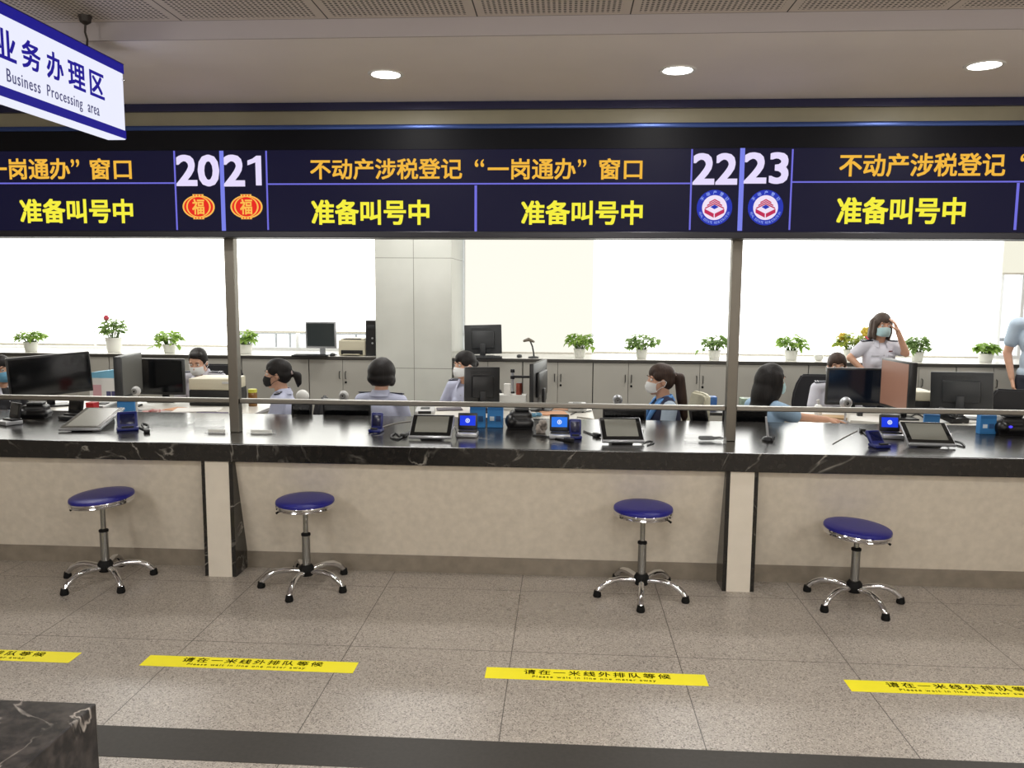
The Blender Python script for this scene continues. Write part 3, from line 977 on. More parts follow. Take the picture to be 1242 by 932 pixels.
def monitor(lb, px, py, Y, w, h, yaw, base_z, front=True, tilt=0.0, roll=0.0, body=None, scrm=None, top_vent=False, thick=0.035, bulge=True, bez=0.014):
    """a screen centred on (px,py) at depth Y; front=True shows its screen to the hall"""
    c = W(px, py, Y)
    body = body or m_blk
    t = thing('monitor', lb, 'monitor', (c.x, c.y, base_z), yaw + (0 if front else PI))
    hz = c.z - base_z
    R = Euler((tilt, roll, 0))
    hb = MB()
    hb.box((0, 0.0, 0), (w, thick, h), None, 0.006)
    if bulge:
        hb.box((0, thick * 0.5 + 0.012, -0.02 * h), (w * 0.62, 0.03, h * 0.6), None, 0.012)
    if top_vent:
        for k in range(3):
            hb.box((0.02, thick * 0.5 + 0.001, h * (0.33 + 0.035 * k)), (w * 0.55, 0.004, h * 0.014))
    o = hb.build('screen_housing', body, t, (0, 0, hz), R)
    MB().box((0, -thick / 2 - 0.0004, 0.004), (w - 2 * bez, 0.003, h - 2 * bez - 0.008)).build('screen', scrm or m_gloss, o, smooth=False)
    zb = hz - h * 0.5
    if zb > 0.02:
        MB().box((0, thick * 0.5 + 0.03, (hz - h * 0.15) / 2 + 0.006), (0.06, 0.022, hz - h * 0.15), None, 0.005).build('stand_neck', body, t)
        MB().box((0, 0.03, 0.007), (min(0.26, w * 0.6), 0.18, 0.014), None, 0.005).build('stand_base', body, t)
    else:
        MB().box((0, thick * 0.5 + 0.03, hz * 0.5), (0.06, 0.03, max(0.03, hz)), None, 0.005).build('stand_neck', body, t)
    return t
CABT = CZ + 0.001
monitor('big glossy black monitor standing askew in front of the worker with the sky blue mask', 61, 455, 6.35, 0.60, 0.335, 0.7, DZ, True, 0.05, -0.06, None, None, thick=0.04)
monitor('grey sided monitor turned nearly edge on beside the blue and white paper box', 156, 455, 6.35, 0.5, 0.335, 1.76, DZ, True, 0.0, 0.0, m_dgrey, mat('grey_edge_screen', (104, 104, 100), 0.3), thick=0.06)
monitor('flat dark monitor in front of the man with bowed head', 197, 457, 6.72, 0.395, 0.31, 0.0, DZ, True)
monitor('dark old monitor with silver frame on the cabinet beside the printer', 389.5, 406.5, 8.55, 0.33, 0.285, 0.0, CABT, True, 0.02, 0, m_silver, m_dscr, bez=0.016)
monitor('tilted dark monitor on the cabinet right behind the column', 586, 412, 8.6, 0.395, 0.31, 0.03, CABT, False, 0.1, 0.03, m_dgrey, None, True)
monitor('black monitor seen from behind, hiding the woman with the hair bun', 584.5, 468, 6.45, 0.29, 0.30, 0.36, DZ, False, 0.04, -0.02, m_blk, None, True)
monitor('slim black monitor turned edge on beside the clamp pole', 653, 464, 6.6, 0.50, 0.345, 1.38, DZ, False, 0, 0, m_blk)
monitor('dark blue-black monitor in front of the worker whose head just shows above it', 1036, 469, 6.86, 0.46, 0.31, 0.0, DZ, True, 0.03, 0, None, sheen_screen('navy_screen', (16, 22, 34)))
monitor('monitor turned aside showing a brownish pink screen beside the standing woman', 1089, 467, 6.45, 0.46, 0.385, -1.5, DZ, True, 0.0, 0.0, m_blk, mat('pink_brown_screen', (150, 112, 96), 0.3), thick=0.06)
monitor('dark monitor seen from behind near the standing man', 1166, 474, 6.5, 0.43, 0.29, -0.5, DZ, False, 0.04, 0.04, m_dgrey, None, True)

# small screens facing the public, standing low behind the counter edge
sh = thing('work_shelf', 'grey narrow shelf behind the marble counter carrying the low screens', 'shelf', (0, 5.835, 0))
for x0, x1 in ((-2.3, -1.2), (0.32, 1.7)):
    MB().span((x0, -0.07, 0.68), (x1, 0.07, 0.70)).build('shelf_board', m_shelf, sh, smooth=False)
for x in (-2.2, -1.3, 0.42, 1.6):
    MB().box((x, 0.0, 0.61), (0.03, 0.13, 0.14)).build('bracket', m_shelf, sh, smooth=False)
monitor('low black screen tilted back before the round headed worker seen from behind', 421, 500, 5.83, 0.355, 0.19, 0.0, 0.70, True, 0.12, 0.02)
monitor('low black screen before the black masked woman with ponytail', 366, 502, 5.83, 0.15, 0.19, 0.0, 0.70, True, 0.12, 0.1)
monitor('low black screen in front of the vest of the ponytail woman', 757, 509, 5.83, 0.31, 0.16, 0.0, 0.70, True, 0.1)
monitor('low black screen leaning on the beige chair', 848, 509, 5.83, 0.125, 0.17, 0.0, 0.70, True, 0.1, -0.2)
monitor('low black screen beside the steel post and the pen holder', 903, 507, 5.83, 0.31, 0.18, 0.0, 0.70, True, 0.1)

def webcam(lb, px, py, Y, base_z, body=None, away=False, r=0.036):
    c = W(px, py, Y)
    t = thing('webcam', lb, 'webcam', (c.x, c.y, base_z), PI if away else 0.0, 'round webcams on the screens')
    hz = c.z - base_z
    body = body or m_lgrey
    MB().ball((0, 0, hz), (r, r * 0.8, r), n=24).build('camera_head', body, t)
    b = MB().lathe([(0, 0), (r * 0.62, 0.0), (r * 0.62, 0.005), (r * 0.5, 0.009), (0, 0.006)], (0, -r * 0.72, hz), 24, (PI / 2, 0, 0)).build('lens_ring', mat('mid_grey_plastic', (128, 128, 126), 0.4), t)
    MB().ball((0, -r * 0.80, hz), (r * 0.32, r * 0.14, r * 0.32)).build('lens', m_gloss, t)
    f = MB()
    f.cone((0, 0, 0.004), (0, 0, hz - r * 0.8), 0.008, 0.008, 12)
    f.box((0, 0.0, 0.004), (0.05, 0.045, 0.008), None, 0.003)
    f.build('clip', body, t)
webcam('grey round webcam standing by the monitor in front of the bowed man', 165, 474.5, 6.0, DZ)
webcam('pale round webcam on the low screen before the round headed worker', 417, 480, 5.86, W(417, 486, 5.86).z, m_lgrey)
webcam('white domed webcam turned away, behind the black masked woman', 367, 481, 5.9, W(367, 488, 5.9).z, m_whitep, True, 0.05)
webcam('silver webcam on the low screen beside the ponytail woman', 749, 485, 5.86, W(749, 495, 5.86).z, m_silver)
webcam('silver webcam before the dark monitor hiding a worker', 1026, 489, 6.2, DZ, m_silver, False, 0.045)

def printer(lb, x0, y0, x1, y1, Y, base_z, depth=0.32, yaw=0.0, scanner=False):
    a, c = W(x0, y1, Y), W(x1, y0, Y)
    w, h = c.x - a.x, c.z - base_z
    t = thing('printer', lb, 'printer', ((a.x + c.x) / 2, Y + depth / 2, base_z), yaw)
    f = -depth / 2
    if scanner:
        MB().box((0, 0, h * 0.29), (w, depth, h * 0.58), None, 0.01).build('printer_body', m_dk, t)
        MB().box((0, 0, h * 0.79), (w, depth, h * 0.42), None, 0.012).build('cover', m_beige, t)
        MB().box((w * 0.36, f - 0.002, h * 0.86), (w * 0.16, 0.006, h * 0.08), None, 0.002).build('badge', m_lgrey, t)
        MB().box((0, f - 0.003, h * 0.28), (w * 0.8, 0.01, h * 0.08), None, 0.002).build('slot', m_dgrey, t)
    else:
        MB().box((0, 0, h * 0.46), (w, depth, h * 0.92), None, 0.016, 3).build('printer_body', m_beige, t)
        MB().box((0, -depth * 0.05, h * 0.93), (w * 0.86, depth * 0.8, h * 0.14), None, 0.012, 3).build('top_cover', m_beige, t)
        MB().box((0.0, f + 0.06, h * 0.985), (w * 0.66, 0.09, h * 0.05), None, 0.004).build('output_slot', m_dk, t)
        MB().box((0, f - 0.001, h * 0.2), (w * 0.8, 0.01, h * 0.26), None, 0.003).build('paper_tray_mouth', m_dk, t)
        MB().box((0, f - 0.03, h * 0.1), (w * 0.6, 0.07, h * 0.03), None, 0.003).build('paper_tray', m_beige, t)
printer('small beige laser printer on the cabinet beside the black computer tower', 410.5, 411.5, 443, 435, 8.5, CABT, 0.34)
printer('beige and black printer in front of the bowed man', 229, 460, 281, 481, 6.5, DZ, 0.3, 0, True)
printer('low beige printer between the pink screen and the dark monitor', 1107, 476, 1136, 495, 6.68, DZ, 0.3, 0, True)

a, c = W(444, 436, 8.5), W(456, 389, 8.5)
t = thing('computer_tower', 'tall black computer tower beside the column on the cabinet', 'computer', ((a.x + c.x) / 2 - 0.005, 8.65, CABT))
hh = c.z - CABT
MB().box((0, 0.0, hh / 2), (0.105, 0.3, hh), None, 0.006).build('case', m_blk, t, smooth=False)
MB().box((0, -0.152, hh * 0.82), (0.092, 0.008, hh * 0.12), None, 0.002).build('drive_bay', m_dgrey, t)
for z in (0.5, 0.36):
    MB().cone((0.02, -0.148, hh * z), (0.02, -0.156, hh * z), 0.011, 0.01).build('button', m_silver, t)

def keyboard(lb, px, py, z, w, d, yaw, m):
    c = S(px, py, z)
    t = thing('keyboard', lb, 'keyboard', (c.x, c.y, z), yaw)
    MB().box((0, 0, 0.009), (w, d, 0.018), None, 0.004).build('keyboard_base', m, t)
    q = MB()
    for r in range(5):
        for k in range(14):
            q.box((-w / 2 + 0.02 + (w - 0.04) * (k + 0.5) / 14, -d / 2 + 0.015 + (d - 0.03) * (r + 0.5) / 5, 0.02), ((w - 0.04) / 14 * 0.82, (d - 0.03) / 5 * 0.8, 0.008), None, 0.0015, 1)
    q.build('keys', m, t, smooth=False)
    return t
keyboard('flat black keyboard in front of the silver framed monitor', 376, 432.5, CABT, 0.36, 0.12, 0.0, m_blk)
keyboard('dark keyboard leaning among clutter under the tilted monitor', 588, 434.5, CABT, 0.36, 0.13, 0.06, m_dgrey)

def mouse(lb, px, py, z, m):
    c = S(px, py, z)
    t = thing('computer_mouse', lb, 'mouse', (c.x, c.y, z))
    q = MB().ball((0, 0, 0.012), (0.03, 0.05, 0.02), n=20)
    bmesh.ops.bisect_plane(q.bm, geom=q.bm.verts[:] + q.bm.edges[:] + q.bm.faces[:], plane_co=(0, 0, 0.0005), plane_no=(0, 0, -1), clear_outer=True)
    q.build('mouse_body', m, t)
    MB().tube([(0, 0.048, 0.008), (0.02, 0.1, 0.004), (-0.01, 0.16, 0.004)], 0.0025, 6).build('cable', m_blk, t)
mouse('black mouse between the silver framed monitor and the beige printer', 403.5, 432, CABT, m_blk)
mouse('dark mouse beside the gooseneck lamp', 630, 433.5, CABT, m_dgrey)

c = W(647, 436, 8.5)
t = thing('gooseneck_lamp', 'dark gooseneck lamp bending over on the cabinet', 'lamp', (c.x, 8.5, CABT))
MB().lathe([(0, 0), (0.055, 0), (0.055, 0.012), (0.02, 0.02), (0, 0.02)]).build('base', m_dgrey, t)
hd = W(641, 412, 8.5) - Vector((c.x, 8.5, CABT))
MB().tube([(0.005, 0, 0.015), (0.0, 0, 0.06), (-0.012, 0, 0.12), (hd.x + 0.02, 0, hd.z - 0.02), (hd.x, 0, hd.z)], 0.0085, 10).build('neck', m_dgrey, t)
q = MB()
q.capsule((hd.x - 0.045, 0, hd.z - 0.015), (hd.x + 0.0, 0, hd.z), 0.014, 0.02)
q.capsule((hd.x + 0.0, 0, hd.z), (hd.x + 0.055, 0, hd.z - 0.022), 0.02, 0.012)
link('lamp_head', remeshed(q, 0.004, 3), mat('taupe_lamp_head', (118, 110, 98), 0.4), t)

# ------------------------------------------------------------ on the counter: tablets, readers, docks
Z = TOP + 0.0005
def tablet(lb, px, py, yaw, w=0.30, d=0.21, tilt=0.42, body=None, scrm=None):
    """a signing tablet on a wedge foot; (px,py) is the middle of its front edge"""
    c = S(px, py, Z)
    t = thing('signing_tablet', lb, 'tablet', (c.x, c.y, Z), yaw, 'signing tablets on the counter')
    R = Euler((tilt, 0, 0))
    o = MB().box((0, d / 2, 0.009), (w, d, 0.016), None, 0.005).build('tablet_body', body or m_silver, t, (0, 0, 0.004), R)
    MB().box((0, d / 2 + 0.004, 0.0178), (w - 0.012, d - 0.022, 0.0014)).build('black_bezel', m_gloss, o, smooth=False)
    MB().box((0, d / 2 + 0.012, 0.0188), (w - 0.062, d - 0.062, 0.0012)).build('screen', scrm or m_screengrey, o, smooth=False)
    hz = math.sin(tilt) * d
    q = MB()
    M = Matrix(((0, 0, 1, -w * 0.25), (1, 0, 0, 0), (0, 1, 0, 0), (0, 0, 0, 1)))
    dy = math.cos(tilt) * d
    q.prism([(0.03, 0.0), (dy * 0.96, 0.0), (dy * 0.9, hz * 0.84), (0.05, 0.014)], w * 0.5, M)
    q.build('stand_wedge', m_dgrey, t, smooth=False)
    MB().tube([(w * 0.47, d * 0.3, 0.05 + 0.0), (w * 0.53, d * 0.45, 0.07), (w * 0.56, d * 0.7, 0.03), (w * 0.5, d * 1.05, 0.006)], 0.004, 8).build('cable', m_lgrey, t)
tablet('signing tablet lying askew beside the blue card dock near the steel post', 96, 524, 0.12, 0.26, 0.4, 0.2)
tablet('upright signing tablet facing the hall beside the small blue-screen reader', 521.5, 534, 0.0, 0.262, 0.2, 0.62)
tablet('signing tablet turned slightly away, with a black cable trailing towards the steel post', 756, 539, 0.08, 0.255, 0.22, 0.55)
tablet('signing tablet by the last blue-screen reader, next to the blue leaflets', 1130, 543, -0.08, 0.268, 0.22, 0.5)

m_bluescr = glow('reader_blue_screen', (26, 60, 226), 1.0)
m_ltblue = glow('reader_sky_screen', (40, 120, 236), 1.0)
m_icon = glow('reader_icon', (226, 236, 255), 1.0)
def reader(lb, px, py, yaw, scrm, on=True, body=None):
    c = S(px, py, Z)
    t = thing('card_reader', lb, 'card reader', (c.x, c.y, Z), yaw, 'small screen card readers on the counter')
    MB().box((0, 0.05, 0.014), (0.13, 0.11, 0.026), None, 0.005).build('reader_base', m_silver if body is None else body, t)
    MB().box((0.0, 0.07, 0.032), (0.118, 0.07, 0.014), None, 0.004).build('base_deck', m_blk, t)
    o = MB().box((0, 0, 0.062), (0.122, 0.016, 0.105), None, 0.005).build('screen_housing', m_blk, t, (-0.004, 0.085, 0.026), Euler((-0.18, 0, 0)))
    s = MB().box((0, -0.0085, 0.066), (0.098, 0.002, 0.062)).build('screen', scrm if on else m_gloss, o, smooth=False)
    if on:
        q = MB()
        q.prism(ell(0.014, 0.014, 24), 0.001, Matrix.Translation((0, -0.0095, 0.066)) @ FACE_FRONT)
        q.mi = 1
        q.prism(ell(0.009, 0.009, 24), 0.001, Matrix.Translation((0, -0.0102, 0.066)) @ FACE_FRONT)
        q.mi = 0
        q.prism([(-0.004, -0.006), (0.004, -0.006), (0.004, 0.006), (-0.004, 0.006)], 0.001, Matrix.Translation((0, -0.0109, 0.066)) @ FACE_FRONT)
        q.build('round_icon', [m_icon, scrm], s, smooth=False)
reader('small blue-screen card reader between two signing tablets and the blue boxes', 566, 531, 0.0, m_bluescr)
reader('small card reader with a sky blue screen beside an upright navy dock', 679, 533, 0.0, m_ltblue)
reader('small blue-screen card reader behind the navy dock near the pen stand', 1084, 533, -0.1, m_bluescr)
reader('card reader with a dark screen beside the askew signing tablet', 80, 510, -0.25, m_bluescr, False, m_dgrey)
reader('card reader with a dark screen near the marble counter end, by the masked worker', 2, 516, -0.5, m_bluescr, False)

def dock(lb, px, py, yaw, lean=0.25, h=0.11, w=0.075):
    c = S(px, py, Z)
    t = thing('card_dock', lb, 'card dock', (c.x, c.y, Z), yaw, 'navy blue card docks on the counter')
    MB().box((0, 0.035, 0.011), (w * 1.08, 0.085, 0.022), None, 0.006).build('dock_base', m_navyp, t)
    o = MB().box((0, 0, h / 2), (w, 0.024, h), None, 0.009, 3).build('dock_back', m_navyp, t, (0, 0.05, 0.012), Euler((-lean, 0, 0)))
    MB().box((0, -0.013, h * 0.52), (w * 0.72, 0.003, h * 0.62), None, 0.001).build('dock_face', mat('dark_navy_face', (10, 16, 58), 0.2), o)
    MB().box((0, -0.004, 0.026), (w * 0.6, 0.02, 0.01), None, 0.003).build('card_slot', m_dk, t)
dock('navy blue dock with its hollow face turned aside, beside the askew tablet', 155, 523, 0.5, 0.45, 0.11, 0.12)
dock('navy blue dock standing alone in front of the low screen', 454, 525, -0.12, 0.15)
dock('upright navy blue dock beside the sky blue screen', 698, 533, 0.05, 0.12, 0.105)
dock('navy blue dock lying back in front of the last blue-screen reader', 1071, 544, 0.25, 0.75, 0.1, 0.09)

# black desktop cameras
def black_device(lb, px, py, yaw, w, h, led=False):
    c = S(px, py, Z)
    t = thing('identity_camera', lb, 'desktop camera', (c.x, c.y + 0.05, Z), yaw, 'black rounded devices on the counter')
    q = MB()
    q.box((0, 0, h * 0.27), (w * 0.98, 0.14, h * 0.5), None, 0.03, 4)
    q.box((w * 0.03, 0.005, h * 0.5), (w * 0.78, 0.12, h * 0.72), None, 0.028, 4)
    q.ball((-w * 0.3, -0.01, h * 0.36), (w * 0.22, 0.075, h * 0.34), n=24)
    q.box((0, 0.0, h * 0.04), (w * 0.86, 0.12, h * 0.08))
    link('device_body', remeshed(q, 0.005, 6), m_blk, t)
    MB().box((w * 0.06, 0.0, h * 0.93), (w * 0.5, 0.09, h * 0.16), None, 0.008, 3).build('top_deck', m_dgrey, t)
    if led:
        MB().ball((-w * 0.12, -0.07, h * 0.42), (0.012, 0.009, 0.008)).build('indicator_light', glow('violet_led', (70, 60, 235), 1.6), t)
black_device('black rounded camera device beside the second blue box', 630, 521, 0.1, 0.19, 0.14)
black_device('black rounded camera device with a violet light near the standing man', 1228, 528, 0.0, 0.21, 0.135, True)
black_device('flat black rounded camera device by the big glossy monitor', 37, 508, 0.25, 0.21, 0.11)

# blue leaflet boxes (their square code left out)
m_lblue = mat('sky_blue_card', (46, 122, 186), 0.45)
m_cardw = mat('pale_print', (206, 220, 230), 0.5)
m_cardd = mat('deep_blue_print', (30, 76, 128), 0.5)
def blue_box(lb, x0, y0, x1, y1, yaw=0.0, d=0.05, plain=False, z=None):
    z = Z if z is None else z
    c = S((x0 + x1) / 2, y1, z)
    k = (W(x1, y1, c.y).x - W(x0, y1, c.y).x)
    h = W((x0 + x1) / 2, y0, c.y).z - z
    t = thing('leaflet_box', lb, 'box', (c.x, c.y, z), yaw, 'sky blue leaflet boxes on the counter')
    MB().box((0, d / 2, h / 2), (k, d, h), None, 0.002).build('box_body', m_lblue, t, smooth=False)
    MB().box((0, -0.0004, h * 0.9), (k * 0.98, 0.001, h * 0.16)).build('lid_flap', mat('blue_flap', (36, 104, 166), 0.4), t, smooth=False)
    if not plain:
        MB().box((-k * 0.2, -0.0006, h * 0.42), (k * 0.28, 0.001, h * 0.2)).build('pale_panel', m_cardw, t, smooth=False)
        MB().box((k * 0.2, -0.0006, h * 0.42), (k * 0.32, 0.001, h * 0.26)).build('dark_panel', m_cardd, t, smooth=False)
blue_box('sky blue leaflet box standing right behind the small blue-screen reader', 570, 493, 588.5, 519)
blue_box('sky blue leaflet box standing beside the black camera device', 591, 493, 610, 519)
blue_box('sky blue leaflet box near the violet lit camera device', 1188, 504, 1208, 527, 0.05)
blue_box('sky blue leaflet tucked between the tablet and the low beige printer', 1121, 503, 1139, 516, -0.2, 0.03, True)
blue_box('plain blue box under the guard rail behind the askew tablet', 143, 486, 163, 500, 0.15, 0.06, True, DZ + 0.001)

# clear trays, pen stand, cables, clutter on the counter
m_clear = mat('clear_acrylic', (240, 246, 246), 0.05, alpha=0.1, spec=0.25)
def tray(lb, px, py, w, d, h, yaw=0.0):
    c = S(px, py, Z)
    t = thing('acrylic_tray', lb, 'tray', (c.x, c.y, Z), yaw)
    MB().box((0, d / 2, 0.002), (w, d, 0.004)).build('tray_floor', m_clear, t, smooth=False)
    for s in (-1, 1):
        MB().box((s * (w / 2 - 0.002), d / 2, h / 2 + 0.002), (0.004, d, h)).build('tray_side', m_clear, t, smooth=False)
    MB().box((0, 0.002, h / 2 + 0.002), (w - 0.01, 0.004, h)).build('tray_front', m_clear, t, smooth=False)
    MB().box((0, d - 0.002, h / 2 + 0.002), (w - 0.01, 0.004, h)).build('tray_back', m_clear, t, smooth=False)
    return t
tray('clear acrylic tray on the counter beside the navy dock turned aside', 204, 516, 0.26, 0.12, 0.05)
tray('empty clear acrylic tray next to the steel post nearest the hanging sign', 250, 519, 0.17, 0.1, 0.045)
tray('clear acrylic tray holding a black clip beside the second steel post', 857, 538, 0.24, 0.1, 0.035)
def name_strip(lb, x0, x1, py):
    a, c = S(x0, py, Z), S(x1, py, Z)
    t = thing('acrylic_name_holder', lb, 'holder', ((a.x + c.x) / 2, a.y, Z))
    w = c.x - a.x
    MB().box((0, 0.012, 0.012), (w, 0.004, 0.024)).build('front_plate', m_clear, t, smooth=False)
    MB().box((0, 0.018, 0.011), (w * 0.72, 0.002, 0.02)).build('paper_insert', mat('white_paper', (232, 230, 224), 0.6), t, smooth=False)
    MB().box((0, 0.014, 0.002), (w, 0.03, 0.004)).build('foot_plate', m_clear, t, smooth=False)
name_strip('clear holder with a white paper slip just before the first steel post', 247, 277, 525.5)
name_strip('clear holder with a white paper slip just past the first steel post', 298, 335, 526)
c = S(858, 536, Z)
t = thing('binder_clip', 'black clip lying in the clear tray beside the second steel post', 'clip', (c.x, c.y + 0.03, Z + 0.005))
q = MB()
q.box((0, 0, 0.012), (0.09, 0.05, 0.02), (0, 0, 0.2), 0.006)
q.build('clip_body', m_rub, t)
for s in (-1, 1):
    MB().tube([(0.03, s * 0.01, 0.014), (0.08, -0.012 + s * 0.012, 0.02), (0.098, -0.02 + s * 0.004, 0.016), (0.08, -0.016 - s * 0.004, 0.01), (0.035, s * 0.008, 0.01)], 0.003, 8).build('clip_arm', m_rub, t)
c = S(932, 536, Z)
t = thing('pen_stand', 'black pen standing in a weighted holder beside the second steel post', 'pen stand', (c.x, c.y + 0.02, Z))
MB().lathe([(0, 0), (0.034, 0), (0.036, 0.01), (0.025, 0.024), (0.012, 0.03), (0, 0.03)]).build('holder', m_blk, t)
MB().tube([(0, 0, 0.028), (-0.006, 0, 0.08), (-0.016, 0, 0.15)], [0.0075, 0.0075, 0.006], 10).build('pen', m_silver, t)
MB().tube([(0.01, -0.01, 0.012)] + [(0.03 + 0.012 * math.cos(k * 1.1), -0.012 + 0.012 * math.sin(k * 1.1), 0.014 + 0.002 * k) for k in range(12)], 0.003, 6).build('coil_cord', m_blk, t)

m_cab_blk = mat('black_cable', (20, 20, 22), 0.5)
m_cab_grey = mat('grey_cable', (150, 146, 138), 0.5)
def cable(lb, pts, r=0.004, m=None, z=None, plug=False):
    z = Z if z is None else z
    P = [S(x, y, z) for x, y in pts]
    o = P[0].copy()
    t = thing('cable', lb, 'cable', (o.x, o.y, z))
    pp = []
    for i in range(len(P) - 1):
        p0, p1, p2, p3 = P[max(i - 1, 0)], P[i], P[i + 1], P[min(i + 2, len(P) - 1)]
        for k in range(5):
            u = k / 5
            pp.append(0.5 * ((2 * p1) + (p2 - p0) * u + (2 * p0 - 5 * p1 + 4 * p2 - p3) * u * u + (3 * p1 - p0 - 3 * p2 + p3) * u ** 3))
    pp.append(P[-1])
    MB().tube([(p.x - o.x, p.y - o.y, r) for p in pp], r, 8).build('cord', m or m_cab_blk, t)
    if plug:
        d = (pp[-1] - pp[-2]).normalized()
        e = pp[-1] - o
        MB().box((e.x, e.y, 0.012), (0.06, 0.034, 0.022), (0, 0, math.atan2(d.y, d.x)), 0.004).build('plug', m or m_cab_blk, t)
    return t
cable('tangled black cable beside the lone navy dock', [(497, 525), (488, 531), (480, 527), (474, 531), (482, 534), (490, 530)], 0.006, None, None, True)
cable('thin grey cable curving behind the lone navy dock', [(462, 519), (480, 514), (498, 511.5)], 0.003, m_cab_grey)
cable('black cable running in front of the sky blue screen reader', [(646, 529), (660, 530), (674, 533), (690, 536)], 0.005, None, None, True)
cable('black cable with adapter leading to the tablet turned slightly away', [(708, 524), (716, 527), (724, 530)], 0.005, None, None, True)
cable('thin black cable beside the dark wedge of the tablet near the second post', [(780, 538), (788, 536), (793, 538), (785, 541)], 0.004)
cable('black cable beside the tablet at the last reader', [(1158, 536), (1166, 538), (1170, 543), (1160, 541)], 0.004)
cable('thin dark line of cable crossing the counter beside the pen stand', [(1010, 539), (1026, 530), (1040, 523)], 0.0025, m_cab_grey)
cable('black cable with plug ending beside the last navy dock', [(1062, 537), (1052, 530), (1046, 524)], 0.005, None, None, True)
cable('black cable tangle beside the hollow navy dock', [(168, 519), (176, 522), (180, 517), (172, 515), (178, 525)], 0.005, None, None, True)

# ------------------------------------------------------------ clutter on the staff desks
m_paper = mat('white_paper', (232, 230, 224), 0.6)
m_orange = mat('peach_paper', (214, 160, 122), 0.6)
m_tan = mat('tan_folder', (178, 148, 108), 0.6, vary=0.05)
m_violet = mat('violet_folder', (70, 58, 96), 0.5)
m_redp = mat('red_plastic', (178, 30, 34), 0.4)
D1 = DZ + 0.0006
def sheets(name, lb, px, py, z, w, d, yaw, m, n=1, cat='paper', cover=None):
    c = S(px, py, z)
    o_ = MB()
    rng = random.Random(int(px * 7 + py))
    for k in range(n):
        o_.box((rng.uniform(-.006, .006), rng.uniform(-.006, .006), 0.0016 + 0.003 * k), (w, d, 0.0026), (0, 0, rng.uniform(-.05, .05)))
    o = o_.build(name, m, None, (c.x, c.y, z), (0, 0, yaw), smooth=False)
    return tag(o, lb, cat)
sheets('paper_stack', 'stack of white papers on the desk in front of the bowed man', 240, 499, D1, 0.34, 0.22, 0.2, m_paper, 5)
sheets('paper_sheet', 'peach coloured paper lying before the beige and black printer', 218, 497, D1, 0.2, 0.16, -0.3, m_orange, 2)
sheets('document_folder', 'violet dark folder lying on the desk beside the first steel post', 256, 503, D1, 0.24, 0.12, 0.1, m_violet, 3, 'folder')
sheets('document_folder', 'brown edged folder lying across the desk corner at the first steel post', 287, 505, D1, 0.2, 0.09, 0.5, mat('maroon_folder', (84, 58, 56), 0.5), 2, 'folder')
sheets('paper_stack', 'loose papers and booklets beside the small red and white box', 205, 503, D1, 0.28, 0.14, -0.25, mat('grey_print', (168, 160, 160), 0.6), 4)
sheets('paper_sheet', 'orange paper on the desk behind the sky blue screen reader', 672, 502, D1, 0.2, 0.18, 0.2, m_orange, 3)
sheets('paper_sheet', 'peach paper under the guard rail near the edge-on slim monitor', 682, 496.5, D1, 0.3, 0.12, -0.1, m_orange, 2)
sheets('document_folder', 'tan folder on the white desk under the reaching arm', 1000, 507, D1, 0.30, 0.16, -0.15, m_tan, 5, 'folder')
sheets('paper_stack', 'thick white paper stack beside the last blue-screen reader', 1052, 512, D1, 0.24, 0.3, -0.35, m_paper, 9)
sheets('paper_sheet', 'white paper on the desk near the dark monitor seen from behind', 1172, 511, D1, 0.25, 0.18, 0.3, m_paper, 2)
sheets('document_folder', 'grey booklet on the desk beside the hair bun woman', 545, 497, D1, 0.2, 0.14, 0.2, mat('dark_booklet', (90, 84, 92), 0.5), 3, 'folder')
sheets('paper_sheet', 'white sheet lying by the wrist of the masked worker at the big monitor', 63, 504, D1, 0.2, 0.14, 0.4, m_paper, 2)

def small_box(name, lb, x0, y0, x1, y1, Y, base_z, depth, m, cat, top=None, yaw=0.0, bev=0.003):
    a, c = W(x0, y1, Y), W(x1, y0, Y)
    w, h = c.x - a.x, c.z - base_z
    t = thing(name, lb, cat, ((a.x + c.x) / 2, Y + depth / 2, base_z), yaw)
    MB().box((0, 0, h / 2), (w, depth, h), None, min(bev, h / 4)).build('box_body', m, t, smooth=False)
    if top == 'tissue':
        q = MB()
        q.box((0, 0, h + 0.0005), (w * 0.5, depth * 0.3, 0.002))
        q.build('opening', m_dgrey, t, smooth=False)
    return t, w, h
# standing card box with a blue top
t, w, h = small_box('tissue_carton', 'white carton with a sky blue lid and faint pictures beside the grey sided monitor', 109, 459, 142, 486, 6.72, DZ, 0.14, mat('white_carton', (218, 216, 212), 0.5), 'carton')
q = MB()
q.prism([(-w / 2, 0), (w / 2, 0), (w / 2, 0.075), (-w / 2 + 0.015, 0.045)], 0.14, Matrix.Translation((0, 0.07, h)) @ FACE_FRONT)
q.build('blue_lid', mat('sky_blue_lid', (120, 178, 206), 0.5), t, smooth=False)
for (ux, uz, sx_, sz_, m) in ((-0.22, 0.45, 0.3, 0.5, mat('pink_print', (206, 160, 166), 0.5)), (0.18, 0.3, 0.16, 0.24, mat('navy_print', (70, 70, 110), 0.5)), (0.34, 0.3, 0.12, 0.26, mat('navy_print', (70, 70, 110), 0.5))):
    MB().box((ux * w, -0.0705, uz * h), (sx_ * w, 0.001, sz_ * h)).build('print_panel', m, t, smooth=False)
small_box('tissue_box', 'blue tissue box behind the beige chair', 853, 482, 870, 495, 6.7, DZ, 0.1, mat('royal_blue_print', (30, 66, 150), 0.45, rgb2=(90, 140, 200), scale=14), 'tissue box', 'tissue')
small_box('tissue_box', 'pale green tissue box between the steel post and the long straight hair', 899, 484, 917, 496, 6.7, DZ, 0.1, mat('pale_green_print', (170, 188, 168), 0.5, rgb2=(120, 136, 120), scale=18), 'tissue box', 'tissue')
